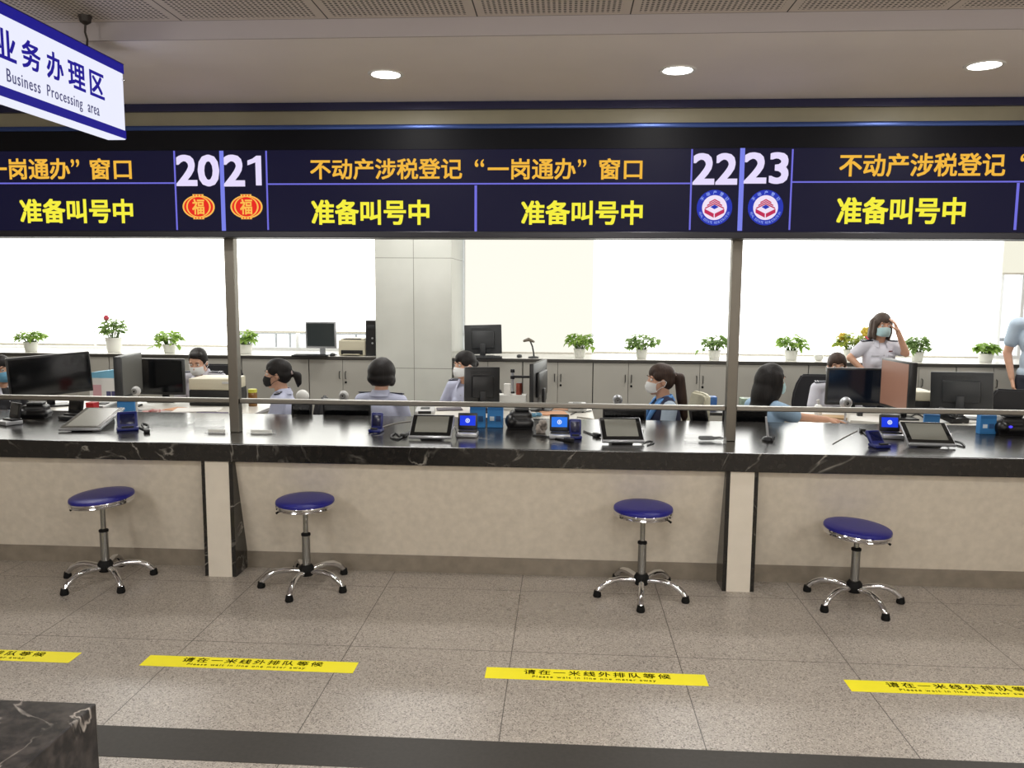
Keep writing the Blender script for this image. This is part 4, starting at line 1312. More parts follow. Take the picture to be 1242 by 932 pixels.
st = thing('side_table', 'low dark cabinet behind the beige chair carrying two tissue boxes', 'side table', (W(885, 490, 6.75).x, 6.75, 0))
MB().box((0, 0, DZ - 0.0125), (0.62, 0.34, 0.025), None, 0.003).build('table_top', m_edge, st, smooth=False)
for sx_ in (-1, 1):
    for sy_ in (-1, 1):
        MB().box((sx_ * 0.28, sy_ * 0.14, (DZ - 0.025) / 2), (0.03, 0.03, DZ - 0.025)).build('leg', m_edge, st, smooth=False)
small_box('paper_box', 'white low box on the desk beside the clamp pole', 604, 480, 638, 492, 6.55, DZ, 0.12, m_whitep, 'box')
zb = W(620, 480, 6.6).z + 0.0005
small_box('paper_cup_box', 'small white carton standing on the low white box', 611, 466, 619, 480.5, 6.58, zb, 0.05, m_paper, 'carton')
c = W(629.5, 480, 6.61)
t = thing('drink_can', 'brownish red drink can standing on the low white box', 'can', (c.x, c.y, zb))
MB().lathe([(0, 0), (0.022, 0), (0.025, 0.006), (0.025, 0.095), (0.021, 0.104), (0, 0.104)]).build('can_body', mat('rust_red_can', (140, 66, 50), 0.35, 0.3), t)
MB().lathe([(0.021, 0.104), (0.022, 0.107), (0.019, 0.108), (0.018, 0.105), (0, 0.105)]).build('can_lid', m_silver, t)
# clamp pole
c = W(621.5, 488, 6.78)
t = thing('clamp_pole', 'steel monitor clamp pole with black knobs and a side arm on the desk', 'pole', (c.x, c.y, DZ))
zt = W(621.5, 450, 6.78).z - DZ
MB().cone((0, 0, 0), (0, 0, zt), 0.011).build('pole', m_silver, t)
for z in (zt, zt - 0.055, W(621.5, 477, 6.78).z - DZ):
    MB().lathe([(0, -0.014), (0.018, -0.014), (0.019, 0.0), (0.017, 0.014), (0, 0.014)], (0, 0, z), 20).build('knob', m_blk, t)
MB().box((0.085, 0, zt - 0.05), (0.17, 0.02, 0.022), None, 0.005).build('arm', m_blk, t)
MB().box((0, 0, 0.008), (0.09, 0.09, 0.016), None, 0.004).build('clamp_foot', m_blk, t)
# jar, bottle
c = W(306.5, 481, 6.55)
t = thing('tea_jar', 'glass tea jar with a yellow green lid beside the first steel post', 'jar', (c.x, c.y, DZ))
MB().lathe([(0, 0), (0.033, 0), (0.036, 0.006), (0.036, 0.11), (0.034, 0.116), (0, 0.116)]).build('jar_body', mat('amber_tea', (132, 92, 40), 0.1, rgb2=(96, 60, 24), scale=30), t)
MB().lathe([(0, 0.115), (0.036, 0.115), (0.036, 0.14), (0.033, 0.143), (0, 0.143)]).build('lid', mat('yellow_green_lid', (186, 184, 62), 0.4), t)
c = W(992.5, 495, 6.4)
t = thing('pump_bottle', 'white pump bottle in front of the worker behind the dark monitor', 'bottle', (c.x, c.y, DZ))
MB().lathe([(0, 0), (0.028, 0), (0.03, 0.006), (0.03, 0.085), (0.024, 0.1), (0.012, 0.106), (0, 0.106)]).build('bottle_body', m_whitep, t)
q = MB()
q.cone((0, 0, 0.104), (0, 0, 0.135), 0.009)
q.capsule((0, 0, 0.138), (-0.02, -0.015, 0.136), 0.008, 0.006)
q.build('pump', m_lgrey, t)
c = W(1043, 496, 6.35)
t = thing('desk_clock', 'tiny black desk cube before the dark blue-black monitor', 'clock', (c.x, c.y, DZ))
MB().box((0, 0, 0.03), (0.038, 0.038, 0.055), None, 0.006).build('cube_body', m_blk, t)
MB().box((0, -0.0195, 0.032), (0.028, 0.002, 0.03)).build('face', m_gloss, t, smooth=False)
# medicine box, red stapler, white scanner near the askew tablet
small_box('ink_pad', 'small red and white box beside the black cable tangle', 180, 498, 190, 507, 5.9, DZ, 0.06, mat('red_white_label', (222, 214, 208), 0.5, rgb2=(176, 40, 44), scale=25), 'box')
small_box('stapler_case', 'red plastic case under the guard rail behind the askew tablet', 104, 489, 113, 497, 5.95, DZ, 0.08, m_redp, 'case')
def calculator(lb, px, py, yaw, z=D1):
    c = S(px, py, z)
    t = thing('desk_machine', lb, 'office machine', (c.x, c.y, z), yaw, 'small white office machines')
    MB().box((0, 0, 0.035), (0.15, 0.16, 0.05), (0.1, 0, 0), 0.014, 3).build('machine_body', m_lgrey, t)
    MB().box((0, -0.078, 0.04), (0.10, 0.012, 0.022), (0.1, 0, 0), 0.004).build('dark_mouth', m_dk, t)
    MB().box((0, 0.0, 0.0635), (0.07, 0.05, 0.006), (0.1, 0, 0), 0.002).build('top_window', m_dgrey, t)
calculator('white office machine behind the upright signing tablet', 516, 505, 0.1)
calculator('white office machine between the red case and the plain blue box', 126, 499, -0.1)
calculator('pale office machine behind the orange paper near the desk edge', 700, 499, 0.0)
c = S(656, 525, Z)
q = MB()
rng = random.Random(4)
for k in range(9):
    q.ball((rng.uniform(-.025, .025), rng.uniform(-.02, .02), 0.02 + k * 0.006), (rng.uniform(.014, .024),) * 3, n=10)
q.box((0, 0, 0.006), (0.06, 0.05, 0.012))
tag(link('crumpled_cloth', remeshed(q, 0.004, 3), mat('grey_crumpled_cloth', (150, 142, 134), 0.8, vary=0.15, scale=60), None, (c.x, c.y, Z)), 'small crumpled grey cloth lump between the black device and the sky blue screen', 'cloth')
c = S(645, 506, D1)
q = MB()
for k in range(7):
    q.ball((-0.06 + k * 0.02, rng.uniform(-.02, .02), 0.018), (0.022, 0.03, 0.016), n=10)
tag(link('mask_bag', remeshed(q, 0.005, 3), mat('teal_plastic_bag', (74, 122, 148), 0.35), None, (c.x, c.y, D1)), 'blue teal plastic bag lying on the desk behind the black device', 'bag')
cable('bundle of cable lying over the desk edge behind the upright dock', [(700, 507), (716, 509), (724, 512), (714, 515), (702, 514)], 0.005, m_cab_grey, D1)
cable('thin cable rising along papers near the desk machine', [(692, 504), (704, 498), (714, 493)], 0.004, None, D1)
cable('black cable under the guard rail beside the pink screen', [(1092, 502), (1104, 506), (1112, 503), (1120, 507)], 0.005, None, D1)
sheets('document_folder', 'pink backed booklet on the desk in front of the grey sided monitor', 186, 500, D1, 0.16, 0.12, 0.5, mat('pink_booklet', (206, 150, 146), 0.55), 2, 'booklet')
sheets('paper_stack', 'white stapled papers beside the plain blue box under the guard rail', 172, 497, D1, 0.15, 0.12, -0.4, m_paper, 4)
sheets('document_folder', 'slim black notebook lying among the papers before the bowed man', 226, 505.5, D1, 0.17, 0.05, 0.15, m_blk, 3, 'notebook')
for px_, py_, yaw_, m_, lb_ in ((196, 507, 0.5, m_redp, 'red pen lying near the small red and white box'), (1030, 515, -0.6, m_blk, 'black pen lying by the tan folder'), (712, 500, 0.9, m_blk, 'black pen resting beside the pale office machine')):
    c = S(px_, py_, D1)
    t = thing('pen', lb_, 'pen', (c.x, c.y, D1), yaw_)
    MB().tube([(-0.065, 0, 0.005), (0.055, 0, 0.005), (0.066, 0, 0.005)], [0.0048, 0.0048, 0.0015], 8).build('barrel', m_, t)
    MB().box((-0.045, 0, 0.0105), (0.035, 0.003, 0.002)).build('pen_clip', m_silver, t, smooth=False)
c = S(1156, 512, D1)
t = thing('desk_phone', 'black desk phone on the desk before the dark monitor near the standing man', 'telephone', (c.x, c.y, D1), 0.2)
MB().box((0, 0, 0.03), (0.15, 0.17, 0.045), (0.15, 0, 0), 0.012).build('phone_body', m_blk, t)
q = MB()
q.capsule((-0.05, -0.08, 0.07), (-0.05, 0.08, 0.09), 0.016)
q.ball((-0.05, -0.08, 0.06), (0.025, 0.025, 0.018)); q.ball((-0.05, 0.08, 0.08), (0.025, 0.025, 0.018))
q.build('handset', m_blk, t)
MB().box((0.03, 0.0, 0.056), (0.06, 0.1, 0.004), (0.15, 0, 0)).build('keypad', m_dgrey, t, smooth=False)

# ------------------------------------------------------------ potted plants
m_pot = mat('white_plant_pot', (226, 226, 220), 0.35)
m_soil = mat('dark_soil', (54, 42, 32), 0.9, vary=0.2, scale=80)
m_stem = mat('green_stem', (92, 120, 48), 0.5)
LEAF = [leafy('fresh_green_leaf', (170, 198, 104), (122, 160, 70), 22), leafy('dull_green_leaf', (152, 178, 112), (108, 138, 80), 22), leafy('variegated_leaf', (206, 206, 96), (100, 140, 62), 16)]
m_pink = mat('pink_flower', (214, 88, 108), 0.5)
m_yflower = mat('yellow_flower', (214, 186, 74), 0.5)
def leaf(t, base, d, length, width, droop, rng):
    d = d.normalized()
    side = d.cross(Vector((0, 0, 1)))
    if side.length < 0.05:
        side = Vector((1, 0, 0))
    side.normalize()
    side = (side + Vector((0, 0, rng.uniform(-.5, .5)))).normalized()
    nrm = side.cross(d).normalized()
    prof = ((0, 0.06), (0.12, 0.75), (0.32, 1.0), (0.6, 0.78), (0.85, 0.34), (1.0, 0.02))
    rows = []
    for u, ww in prof:
        c = base + d * (u * length) + Vector((0, 0, -droop * u * u * length)) 
        hw = width * ww * 0.5
        rows.append([t.verts.new(c - side * hw + nrm * hw * 0.35), t.verts.new(c), t.verts.new(c + side * hw + nrm * hw * 0.35)])
    for a, b in zip(rows, rows[1:]):
        for k in range(2):
            t.faces.new((a[k], a[k + 1], b[k + 1], b[k]))
def plant(lb, px, py, foot, wpx, hpx, seed, kind=0, Y=8.62, potw=23, poth=14, n=120, trail=None, flower=None, pot=None):
    c = W(px, foot, Y)
    k = W(px + 10, foot, Y).x - W(px, foot, Y).x
    k /= 10
    rng = random.Random(seed)
    base = CZ + 0.0012 if Y < 8.83 else CZ - 0.005
    t = thing('potted_plant', lb, 'plant', (c.x, Y, base), 0, 'potted plants along the window')
    R, Hh = potw * k / 2, poth * k
    MB().lathe([(0, 0), (R * 0.74, 0), (R * 0.78, 0.004), (R * 0.98, Hh * 0.9), (R * 1.04, Hh * 0.91), (R * 1.04, Hh), (R * 0.95, Hh), (R * 0.93, Hh * 0.88), (0, Hh * 0.88)], (0, 0, 0), 28).build('pot', pot or m_pot, t)
    MB().lathe([(0, Hh * 0.885), (R * 0.93, Hh * 0.885), (R * 0.5, Hh * 0.93), (0, Hh * 0.95)], (0, 0, 0), 20).build('soil', m_soil, t)
    w, h = wpx * k, hpx * k
    lf = bmesh.new()
    sb = MB()
    for j in range(n):
        a = rng.uniform(0, 2 * PI)
        u = math.sqrt(rng.random())
        ex = Vector((math.cos(a) * u * w * 0.42, math.sin(a) * u * w * 0.32, Hh + h * (0.22 + 0.72 * rng.random() * (1 - 0.55 * u * u))))
        s0 = Vector((math.cos(a) * R * 0.5, math.sin(a) * R * 0.5, Hh * 0.92))
        if j % 3 == 0:
            mid = (s0 + ex) / 2 + Vector((0, 0, h * 0.08))
            sb.tube([s0, mid, ex], [0.003, 0.0025, 0.0018], 5)
        dd = Vector((math.cos(a) + rng.uniform(-.5, .5), math.sin(a) + rng.uniform(-.6, .3), rng.uniform(-.35, .6)))
        L_ = rng.uniform(0.05, 0.08) * (1.15 if kind == 2 else 1)
        leaf(lf, ex, dd, L_, L_ * rng.uniform(0.6, 0.85), rng.uniform(0.1, 0.6), rng)
    for tr in (trail or []):
        p0 = Vector((R * 0.6 * (1 if tr[0] > 0 else -1), -R * 0.3, Hh * 0.95))
        p2 = Vector((tr[0] * k, -0.06, Hh + tr[1] * k))
        p1 = Vector((p2.x * 0.6, -0.08, Hh + max(0.03, tr[1] * k * 0.5 + 0.03)))
        sb.tube([p0, p1, p2], 0.002, 5)
        for u in (0.3, 0.5, 0.7, 0.85, 1.0):
            pp = p0.lerp(p1, u * 2) if u < 0.5 else p1.lerp(p2, u * 2 - 1)
            leaf(lf, pp, Vector((rng.uniform(-1, 1), -0.6, rng.uniform(-.6, .3))), 0.06, 0.045, 0.4, rng)
    me = bpy.data.meshes.new('foliage')
    lf.to_mesh(me); lf.free()
    link('foliage', me, LEAF[kind], t)
    sb.build('stems', m_stem, t)
    if flower:
        for dx, dz, rr, m in flower:
            q = MB()
            for j in range(6):
                a = j * PI / 3
                q.ball((rr * 0.6 * math.cos(a), rng.uniform(-.004, .004), rr * 0.6 * math.sin(a)), (rr * 0.5, rr * 0.35, rr * 0.5), n=10)
            q.ball((0, -rr * 0.2, 0), rr * 0.35, n=8)
            q.build('flower', m, t, (dx * k, -0.03, Hh + dz * k))
    return t
plant('small potted plant above the big glossy black monitor', 38, 410, 428, 36, 13, 1, 0, potw=16, poth=11)
plant('tall potted plant with one pink flower', 139, 402, 429.5, 30, 26, 2, 1, potw=19, poth=17, n=110, flower=[(-6, 23, 0.03, m_pink)])
plant('bushy potted plant just above the bowed man', 206, 412, 430, 32, 17, 3, 0, potw=15, poth=10, trail=[(14, -2), (-18, -4)])
plant('potted plant at the first steel post beside the balcony railing', 298, 414, 431, 28, 17, 4, 0, potw=17, poth=11, n=120, trail=None)
plant('potted plant with round leaves nearest the gooseneck lamp', 703, 418, 437, 33, 21, 5, 0, potw=15, poth=11, trail=[(18, 2)])
plant('wide spreading potted plant above the ponytail woman in the vest', 778, 418, 437.5, 40, 20, 6, 1, potw=15, poth=11, trail=[(-22, 3), (22, 14)])
plant('potted plant partly hidden by the second steel post', 866, 420, 438, 34, 21, 7, 1, potw=16, poth=11, trail=[(-20, 0)])
plant('bushy potted plant above the long straight hair of the worker', 959, 420, 440, 38, 20, 8, 0, potw=17, poth=12, trail=[(18, 3)])
plant('flowering plant with yellow and pink blooms at the elbow of the standing woman', 1031, 416, 437, 42, 22, 9, 2, potw=18, poth=14, trail=None, flower=[(16, 22, 0.05, m_yflower), (18, 13, 0.035, m_pink), (-12, 16, 0.04, m_yflower)])
plant('leafy potted plant just past the raised elbow of the standing woman', 1112, 420, 441, 28, 22, 10, 1, potw=16, poth=12, n=120, trail=[(16, 4), (-16, -2)])
plant('small potted plant between the standing woman and the standing man', 1195, 424, 442, 28, 14, 11, 0, potw=18, poth=11)
c = W(993, 436, 8.6)
t = thing('white_bowl', 'little white round pot beside the bushy plant on the cabinet', 'pot', (c.x, c.y, CZ + 0.0012))
MB().lathe([(0, 0), (0.03, 0), (0.045, 0.02), (0.048, 0.05), (0.044, 0.055), (0.04, 0.045), (0, 0.03)]).build('bowl_body', m_pot, t)
MB().lathe([(0, 0.032), (0.041, 0.046), (0.03, 0.058), (0, 0.062)]).build('fill', m_soil, t)

# ------------------------------------------------------------ office chairs
m_fab = mat('black_chair_fabric', (26, 26, 30), 0.75, vary=0.1, scale=120, bump=0.05)
m_beigefab = mat('beige_chair_fabric', (190, 186, 164), 0.7, vary=0.05, scale=60)
def office_chair(lb, x, y, seat_z, yaw, top_z, bw=0.44, m=None):
    """faces -y in its own frame: the backrest stands at +y"""
    m = m or m_fab
    t = thing('office_chair', lb, 'chair', (x, y, 0), yaw, 'office chairs of the staff')
    MB().box((0, -0.02, seat_z - 0.035), (0.46, 0.44, 0.07), None, 0.03, 4).build('seat', m, t)
    q = MB()
    hgt = top_z - seat_z - 0.08
    n = 7
    verts = []
    tb = bmesh.new()
    for face in (0, 1):
        for i in range(n):
            row = []
            for j in range(n):
                u, v = i / (n - 1) * 2 - 1, j / (n - 1)
                ww = bw / 2 * (0.86 + 0.14 * math.sin(PI * min(1, v * 1.1))) * (1 - 0.25 * max(0, v - 0.75) ** 2 * 16 * 0.6)
                row.append(tb.verts.new((u * ww, 0.22 + 0.06 * v - 0.03 * u * u + face * 0.05, seat_z + 0.08 + v * hgt)))
            verts.append(row)
    for f in (0, 1):
        for i in range(n - 1):
            for j in range(n - 1):
                v4 = [verts[f * n + i][j], verts[f * n + i + 1][j], verts[f * n + i + 1][j + 1], verts[f * n + i][j + 1]]
                tb.faces.new(v4)
    for i in range(n - 1):
        for j in (0, n - 1):
            tb.faces.new((verts[i][j], verts[i + 1][j], verts[n + i + 1][j], verts[n + i][j]))
    for j in range(n - 1):
        for i in (0, n - 1):
            tb.faces.new((verts[i][j], verts[i][j + 1], verts[n + i][j + 1], verts[n + i][j]))
    bmesh.ops.recalc_face_normals(tb, faces=tb.faces)
    bmesh.ops.bevel(tb, geom=[e for e in tb.edges if e.calc_face_angle(0) > 0.8], offset=0.015, segments=3, affect='EDGES')
    q.add(tb)
    q.build('backrest', m, t)
    MB().tube([(0, 0.1, seat_z - 0.07), (0, 0.27, seat_z - 0.06), (0, 0.30, seat_z + 0.05), (0, 0.30, seat_z + 0.25)], 0.022, 8).build('back_bracket', m_blk, t)
    MB().cone((0, 0, 0.09), (0, 0, seat_z - 0.06), 0.028).build('gas_column', m_blk, t)
    for k in range(5):
        a = k * 2 * PI / 5 + 0.3
        lg = MB().tube([(0.03 * math.cos(a), 0.03 * math.sin(a), 0.1), (0.28 * math.cos(a), 0.28 * math.sin(a), 0.07)], [0.024, 0.016], 8).build('leg', m_blk, t)
        MB().cone((0.28 * math.cos(a) - 0.02 * math.sin(a), 0.28 * math.sin(a) + 0.02 * math.cos(a), 0.028), (0.28 * math.cos(a) + 0.02 * math.sin(a), 0.28 * math.sin(a) - 0.02 * math.cos(a), 0.028), 0.028, 0.028, 16).build('caster', m_blk, lg)
    return t

# ------------------------------------------------------------ people
m_skin = mat('skin', (206, 160, 134), 0.5, vary=0.04, scale=30)
def hair_mat(name, rgb):
    m = mat(name, rgb, 0.55, spec=0.3)
    nt, b, N, L = nodes_of(m)
    tc = N('ShaderNodeTexCoord'); mp = N('ShaderNodeMapping'); mp.inputs['Scale'].default_value = (120, 120, 8)
    L(tc.outputs['Object'], mp.inputs[0])
    n = N('ShaderNodeTexNoise'); n.inputs['Scale'].default_value = 1.0; n.inputs['Detail'].default_value = 4
    L(mp.outputs[0], n.inputs['Vector'])
    r = N('ShaderNodeValToRGB')
    c = lin(rgb)
    r.color_ramp.elements[0].position, r.color_ramp.elements[0].color = 0.3, tuple(x * 0.7 for x in c[:3]) + (1,)
    r.color_ramp.elements[1].position, r.color_ramp.elements[1].color = 0.75, tuple(x * 1.3 for x in c[:3]) + (1,)
    L(n.outputs['Fac'], r.inputs[0]); L(r.outputs[0], b.inputs['Base Color'])
    bp = N('ShaderNodeBump'); bp.inputs['Strength'].default_value = 0.5; bp.inputs['Distance'].default_value = 0.004
    L(n.outputs['Fac'], bp.inputs['Height']); L(bp.outputs[0], b.inputs['Normal'])
    return m
H_BLACK = hair_mat('black_hair', (24, 20, 19))
H_BROWN = hair_mat('dark_brown_hair', (58, 42, 34))
H_ASH = hair_mat('soft_brown_hair', (78, 66, 58))
def cloth(name, rgb):
    return mat(name, rgb, 0.8, vary=0.05, scale=9, bump=0.25)
C_PALE = cloth('pale_lilac_blue_shirt', (186, 190, 212))
C_WHITE = cloth('near_white_shirt', (206, 206, 216))
C_BLUE = cloth('sky_blue_shirt', (150, 178, 204))
C_LIGHT = cloth('light_blue_shirt', (170, 186, 202))
C_NAVY = cloth('navy_vest', (28, 34, 62))
C_BLACK = cloth('black_jacket', (26, 26, 32))
C_TROU = cloth('dark_navy_trousers', (30, 34, 48))
m_epau = mat('navy_epaulette', (26, 30, 50), 0.6)
m_stripe = mat('silver_stripe', (170, 170, 176), 0.4)
m_shoe = mat('black_shoe', (18, 18, 18), 0.4)
MASK = {'white': mat('white_face_mask', (226, 228, 228), 0.8, bump=0.1, scale=60), 'blue': mat('pale_blue_face_mask', (176, 208, 212), 0.8, bump=0.1, scale=60), 'sky': mat('sky_blue_face_mask', (104, 160, 190), 0.8, bump=0.1, scale=60), 'black': mat('black_face_mask', (22, 22, 24), 0.8, bump=0.1, scale=60)}
m_eyew = mat('eye_white', (222, 216, 210), 0.25)
m_iris = mat('brown_iris', (30, 20, 16), 0.15)

def hand_solids(q, wrist, d, n, side, curl=0.5, sc=1.0):
    """palm, four unequal fingers and a thumb; d points along the fingers, n out of the palm"""
    d = d.normalized()
    n = (n - d * n.dot(d)).normalized()
    e = d.cross(n).normalized() * side            # towards the thumb
    P = lambda a, b, c: wrist + (d * a + e * b + n * c) * sc
    for b in (-0.026, -0.009, 0.009, 0.026):
        q.capsule(wrist + d * 0.008 * sc, P(0.078, b, 0.0), 0.017 * sc, 0.0125 * sc, 10)
    for b, L_, r in ((0.029, 0.066, 0.0086), (0.010, 0.075, 0.0089), (-0.010, 0.069, 0.0085), (-0.029, 0.053, 0.0077)):
        p = P(0.08, b, 0)
        ang = 0.15
        for seg, fr in ((0, 0.45), (1, 0.31), (2, 0.24)):
            ang += curl * (0.5 if seg == 0 else 0.75)
            dd = (d * math.cos(ang) + n * math.sin(ang) + e * b * 3.2).normalized()
            p2 = p + dd * L_ * fr * sc
            q.capsule(p, p2, r * sc * (1 - 0.07 * seg), r * sc * (0.94 - 0.07 * seg), 10)
            p = p2
    t0 = P(0.022, 0.02, 0.004)
    t1 = P(0.05, 0.047, 0.014)
    t2 = P(0.078, 0.054, 0.024 + 0.012 * curl)
    t3 = P(0.098, 0.05, 0.03 + 0.02 * curl)
    q.capsule(t0, t1, 0.014 * sc, 0.0115 * sc, 10)
    q.capsule(t1, t2, 0.0112 * sc, 0.0098 * sc, 10)
    q.capsule(t2, t3, 0.0096 * sc, 0.008 * sc, 10)

def person(lb, head, yaw, hyaw=0, hpitch=0, hroll=0, sit=True, lean=0.0, hair='bob', hm=None, mask='white', shirt=None, sleeve=0.62,
           arms=None, epau=False, vest=None, trousers=None, sc=0.96, female=True, collar=None, extras=None, torso=0.62, seat_chair=None, bow=None):
    """head = place of the head centre; yaw turns the body (0 faces the hall), hyaw and so on turn the head on the neck"""
    Rb = Matrix.Rotation(yaw, 3, 'Z')
    hz = head.z
    Hc = Vector((0, -lean, hz))
    org = head - Rb @ Vector((0, -lean, 0))
    org.z = 0
    inv = Rb.transposed()
    loc = lambda w: inv @ (w - org)
    Rh = Euler((hpitch, hroll, hyaw), 'XYZ').to_matrix()
    hp = lambda x, y, z: Hc + Rh @ Vector((x, y, z)) * sc
    hrot = Rh.to_euler()
    shw = (0.155 if female else 0.178) * sc
    nk = Hc + Vector(bow or (0, 0.035, -0.146)) * sc
    pel = Vector((0, 0.03, hz - torso * sc - 0.0))
    sh = {s: nk + Vector((s * shw, 0.005, -0.055 * sc)) for s in (-1, 1)}
    chest = nk.lerp(pel, 0.36) + Vector((0, -0.005, 0))
    belly = nk.lerp(pel, 0.72) + Vector((0, -0.01, 0))
    A_ = {}
    for s in (-1, 1):
        if arms and s in arms:
            e_, h_ = arms[s][0], arms[s][1]
            e_ = sh[s] + Vector(e_) if isinstance(e_, tuple) else loc(e_)
            h_ = e_ + Vector(h_) if isinstance(h_, tuple) else loc(h_)
            cu = arms[s][2] if len(arms[s]) > 2 else 0.5
            nn = Vector(arms[s][3]) if len(arms[s]) > 3 else Vector((0, 0, -1))
        else:
            e_ = sh[s] + Vector((s * 0.05, -0.05, -0.255)) * sc
            h_ = e_ + Vector((-s * 0.07, -0.2, 0.03)) * sc
            cu, nn = 0.5, Vector((0, 0, -1))
        A_[s] = (e_, h_, cu, nn)
    if sit:
        hip = {s: pel + Vector((s * 0.085, -0.02, 0)) * 1 for s in (-1, 1)}
        knee = {s: hip[s] + Vector((s * 0.03, -0.38 * sc, 0.01)) for s in (-1, 1)}
        ank = {s: Vector((knee[s].x, knee[s].y + 0.05, 0.08)) for s in (-1, 1)}
    else:
        hip = {s: pel + Vector((s * 0.085, 0, -0.02)) for s in (-1, 1)}
        knee = {s: Vector((hip[s].x, -0.02, hip[s].z * 0.53)) for s in (-1, 1)}
        ank = {s: Vector((hip[s].x * 1.05, 0.03, 0.085)) for s in (-1, 1)}
    # --- one continuous body
    q = MB()
    q.ball(hp(0, 0.014, 0.034), Vector((0.074, 0.094, 0.092)) * sc, hrot, 22)
    q.ball(hp(0, -0.028, -0.028), Vector((0.060, 0.066, 0.082)) * sc, hrot, 20)
    q.ball(hp(0, -0.06, -0.09), Vector((0.026, 0.022, 0.02)) * sc, hrot, 14)
    for s in (-1, 1):
        q.ball(hp(s * 0.035, -0.055, -0.02), Vector((0.024, 0.03, 0.022)) * sc, hrot, 14)
        q.ball(hp(s * 0.076, 0.012, -0.008), Vector((0.010, 0.02, 0.031)) * sc, hrot, 14)
        q.ball(hp(s * 0.03, -0.074, 0.036), Vector((0.026, 0.012, 0.009)) * sc, hrot, 12)
    q.capsule(hp(0, -0.082, 0.022), hp(0, -0.104, -0.018), 0.008 * sc, 0.0125 * sc, 12)
    q.ball(hp(0, -0.09, -0.056), Vector((0.022, 0.01, 0.009)) * sc, hrot, 12)
    q.capsule(hp(0, 0.02, -0.06), nk, 0.05 * sc, 0.055 * sc, 18)
    q.ball(chest, (0.135 * sc, 0.088 * sc, 0.17 * sc), None, 20)
    q.ball(belly, (0.12 * sc, 0.085 * sc, 0.16 * sc), None, 20)
    q.ball(pel, (0.145 * sc, 0.1 * sc, 0.1 * sc), None, 20)
    for s in (-1, 1):
        e_, h_, cu, nn = A_[s]
        q.capsule(nk + Vector((s * 0.03, 0, -0.03)), sh[s], 0.045 * sc, 0.046 * sc)
        q.capsule(sh[s], e_, 0.044 * sc, 0.035 * sc)
        q.capsule(e_, h_, 0.036 * sc, 0.0235 * sc)
        hand_solids(q, h_, (h_ - e_), nn, s, cu, sc)
        q.capsule(hip[s], knee[s], 0.07 * sc, 0.05 * sc)
        q.capsule(knee[s], ank[s], 0.05 * sc, 0.034 * sc)
        q.capsule(ank[s], Vector((ank[s].x, ank[s].y - 0.12, 0.045)), 0.036 * sc, 0.032 * sc)
    body = link('person', remeshed(q, 0.0062, 4), m_skin)
    body.location = org
    body.rotation_euler = (0, 0, yaw)
    tag(body, lb, 'person')
    # --- eyes and brows
    for s in (-1, 1):
        q = MB()
        q.ball((0, 0, 0), 0.0125 * sc, None, 14)
        q.mi = 1
        q.ball((0, -0.0085 * sc, 0), (0.0062 * sc, 0.0046 * sc, 0.0062 * sc), None, 12)
        q.build('eye', [m_eyew, m_iris], body, hp(s * 0.031, -0.0715, 0.016), hrot)
        q = MB()
        q.tube([(-0.018, 0.003, -0.001), (0, -0.003, 0.004), (0.018, 0.003, 0.0)], [0.002, 0.004, 0.002], 8)
        q.build('eyebrow', hm or H_BLACK, body, hp(s * 0.032, -0.086, 0.041), hrot)
    # --- hair
    q = MB()
    q.ball(hp(0, 0.028, 0.046), Vector((0.083, 0.1, 0.09)) * sc, hrot, 24)
    if hair == 'short':
        for s in (-1, 1):
            q.ball(hp(s * 0.068, 0.022, 0.02), Vector((0.016, 0.05, 0.05)) * sc, hrot, 14)
        q.ball(hp(0, 0.07, -0.01), Vector((0.06, 0.04, 0.06)) * sc, hrot, 16)
        q.ball(hp(0.01, -0.03, 0.098), Vector((0.06, 0.05, 0.03)) * sc, hrot, 14)
    else:
        q.ball(hp(0, 0.05, 0.0), Vector((0.078, 0.072, 0.08)) * sc, hrot, 20)
        q.ball(hp(0, 0.012, 0.064), Vector((0.077, 0.096, 0.078)) * sc, hrot, 24)
        for s in (-1, 1):
            q.ball(hp(s * 0.058, 0.0, 0.045), Vector((0.025, 0.066, 0.046)) * sc, hrot, 18)
            q.ball(hp(s * 0.066, 0.03, 0.01), Vector((0.02, 0.03, 0.04)) * sc, hrot, 16)
    if hair == 'bob':
        q.ball(hp(0, 0.022, 0.028), Vector((0.110, 0.112, 0.110)) * sc, hrot, 32)
        q.ball(hp(0, 0.04, -0.025), Vector((0.110, 0.092, 0.066)) * sc, hrot, 24)
        for s in (-1, 1):
            q.ball(hp(s * 0.075, 0.0, -0.04), Vector((0.03, 0.05, 0.05)) * sc, hrot, 18)
    if hair == 'bobloose':
        drop = -0.12
        for s in (-1, 1):
            q.capsule(hp(s * 0.072, -0.02, 0.05), hp(s * 0.079, -0.028, -0.06), 0.022 * sc, 0.02 * sc)
            q.capsule(hp(s * 0.079, -0.028, -0.06), hp(s * 0.07, -0.03, drop), 0.02 * sc, 0.015 * sc)
            q.capsule(hp(s * 0.075, 0.02, 0.05), hp(s * 0.082, 0.02, drop + 0.02), 0.034 * sc, 0.032 * sc)
            q.capsule(hp(s * 0.05, 0.07, 0.03), hp(s * 0.055, 0.07, drop + 0.02), 0.045 * sc, 0.04 * sc)
        q.capsule(hp(0, 0.08, 0.03), hp(0, 0.085, drop + 0.015), 0.05 * sc, 0.042 * sc)
    if hair == 'ponyshort':
        q.ball(hp(0, 0.118, 0.01), 0.022 * sc)
        q.capsule(hp(0, 0.12, 0.01), hp(0, 0.165, -0.02), 0.022 * sc, 0.034 * sc)
        q.capsule(hp(0, 0.165, -0.02), hp(0, 0.17, -0.08), 0.036 * sc, 0.026 * sc)
        q.capsule(hp(0, 0.17, -0.08), hp(0, 0.16, -0.115), 0.026 * sc, 0.008 * sc)
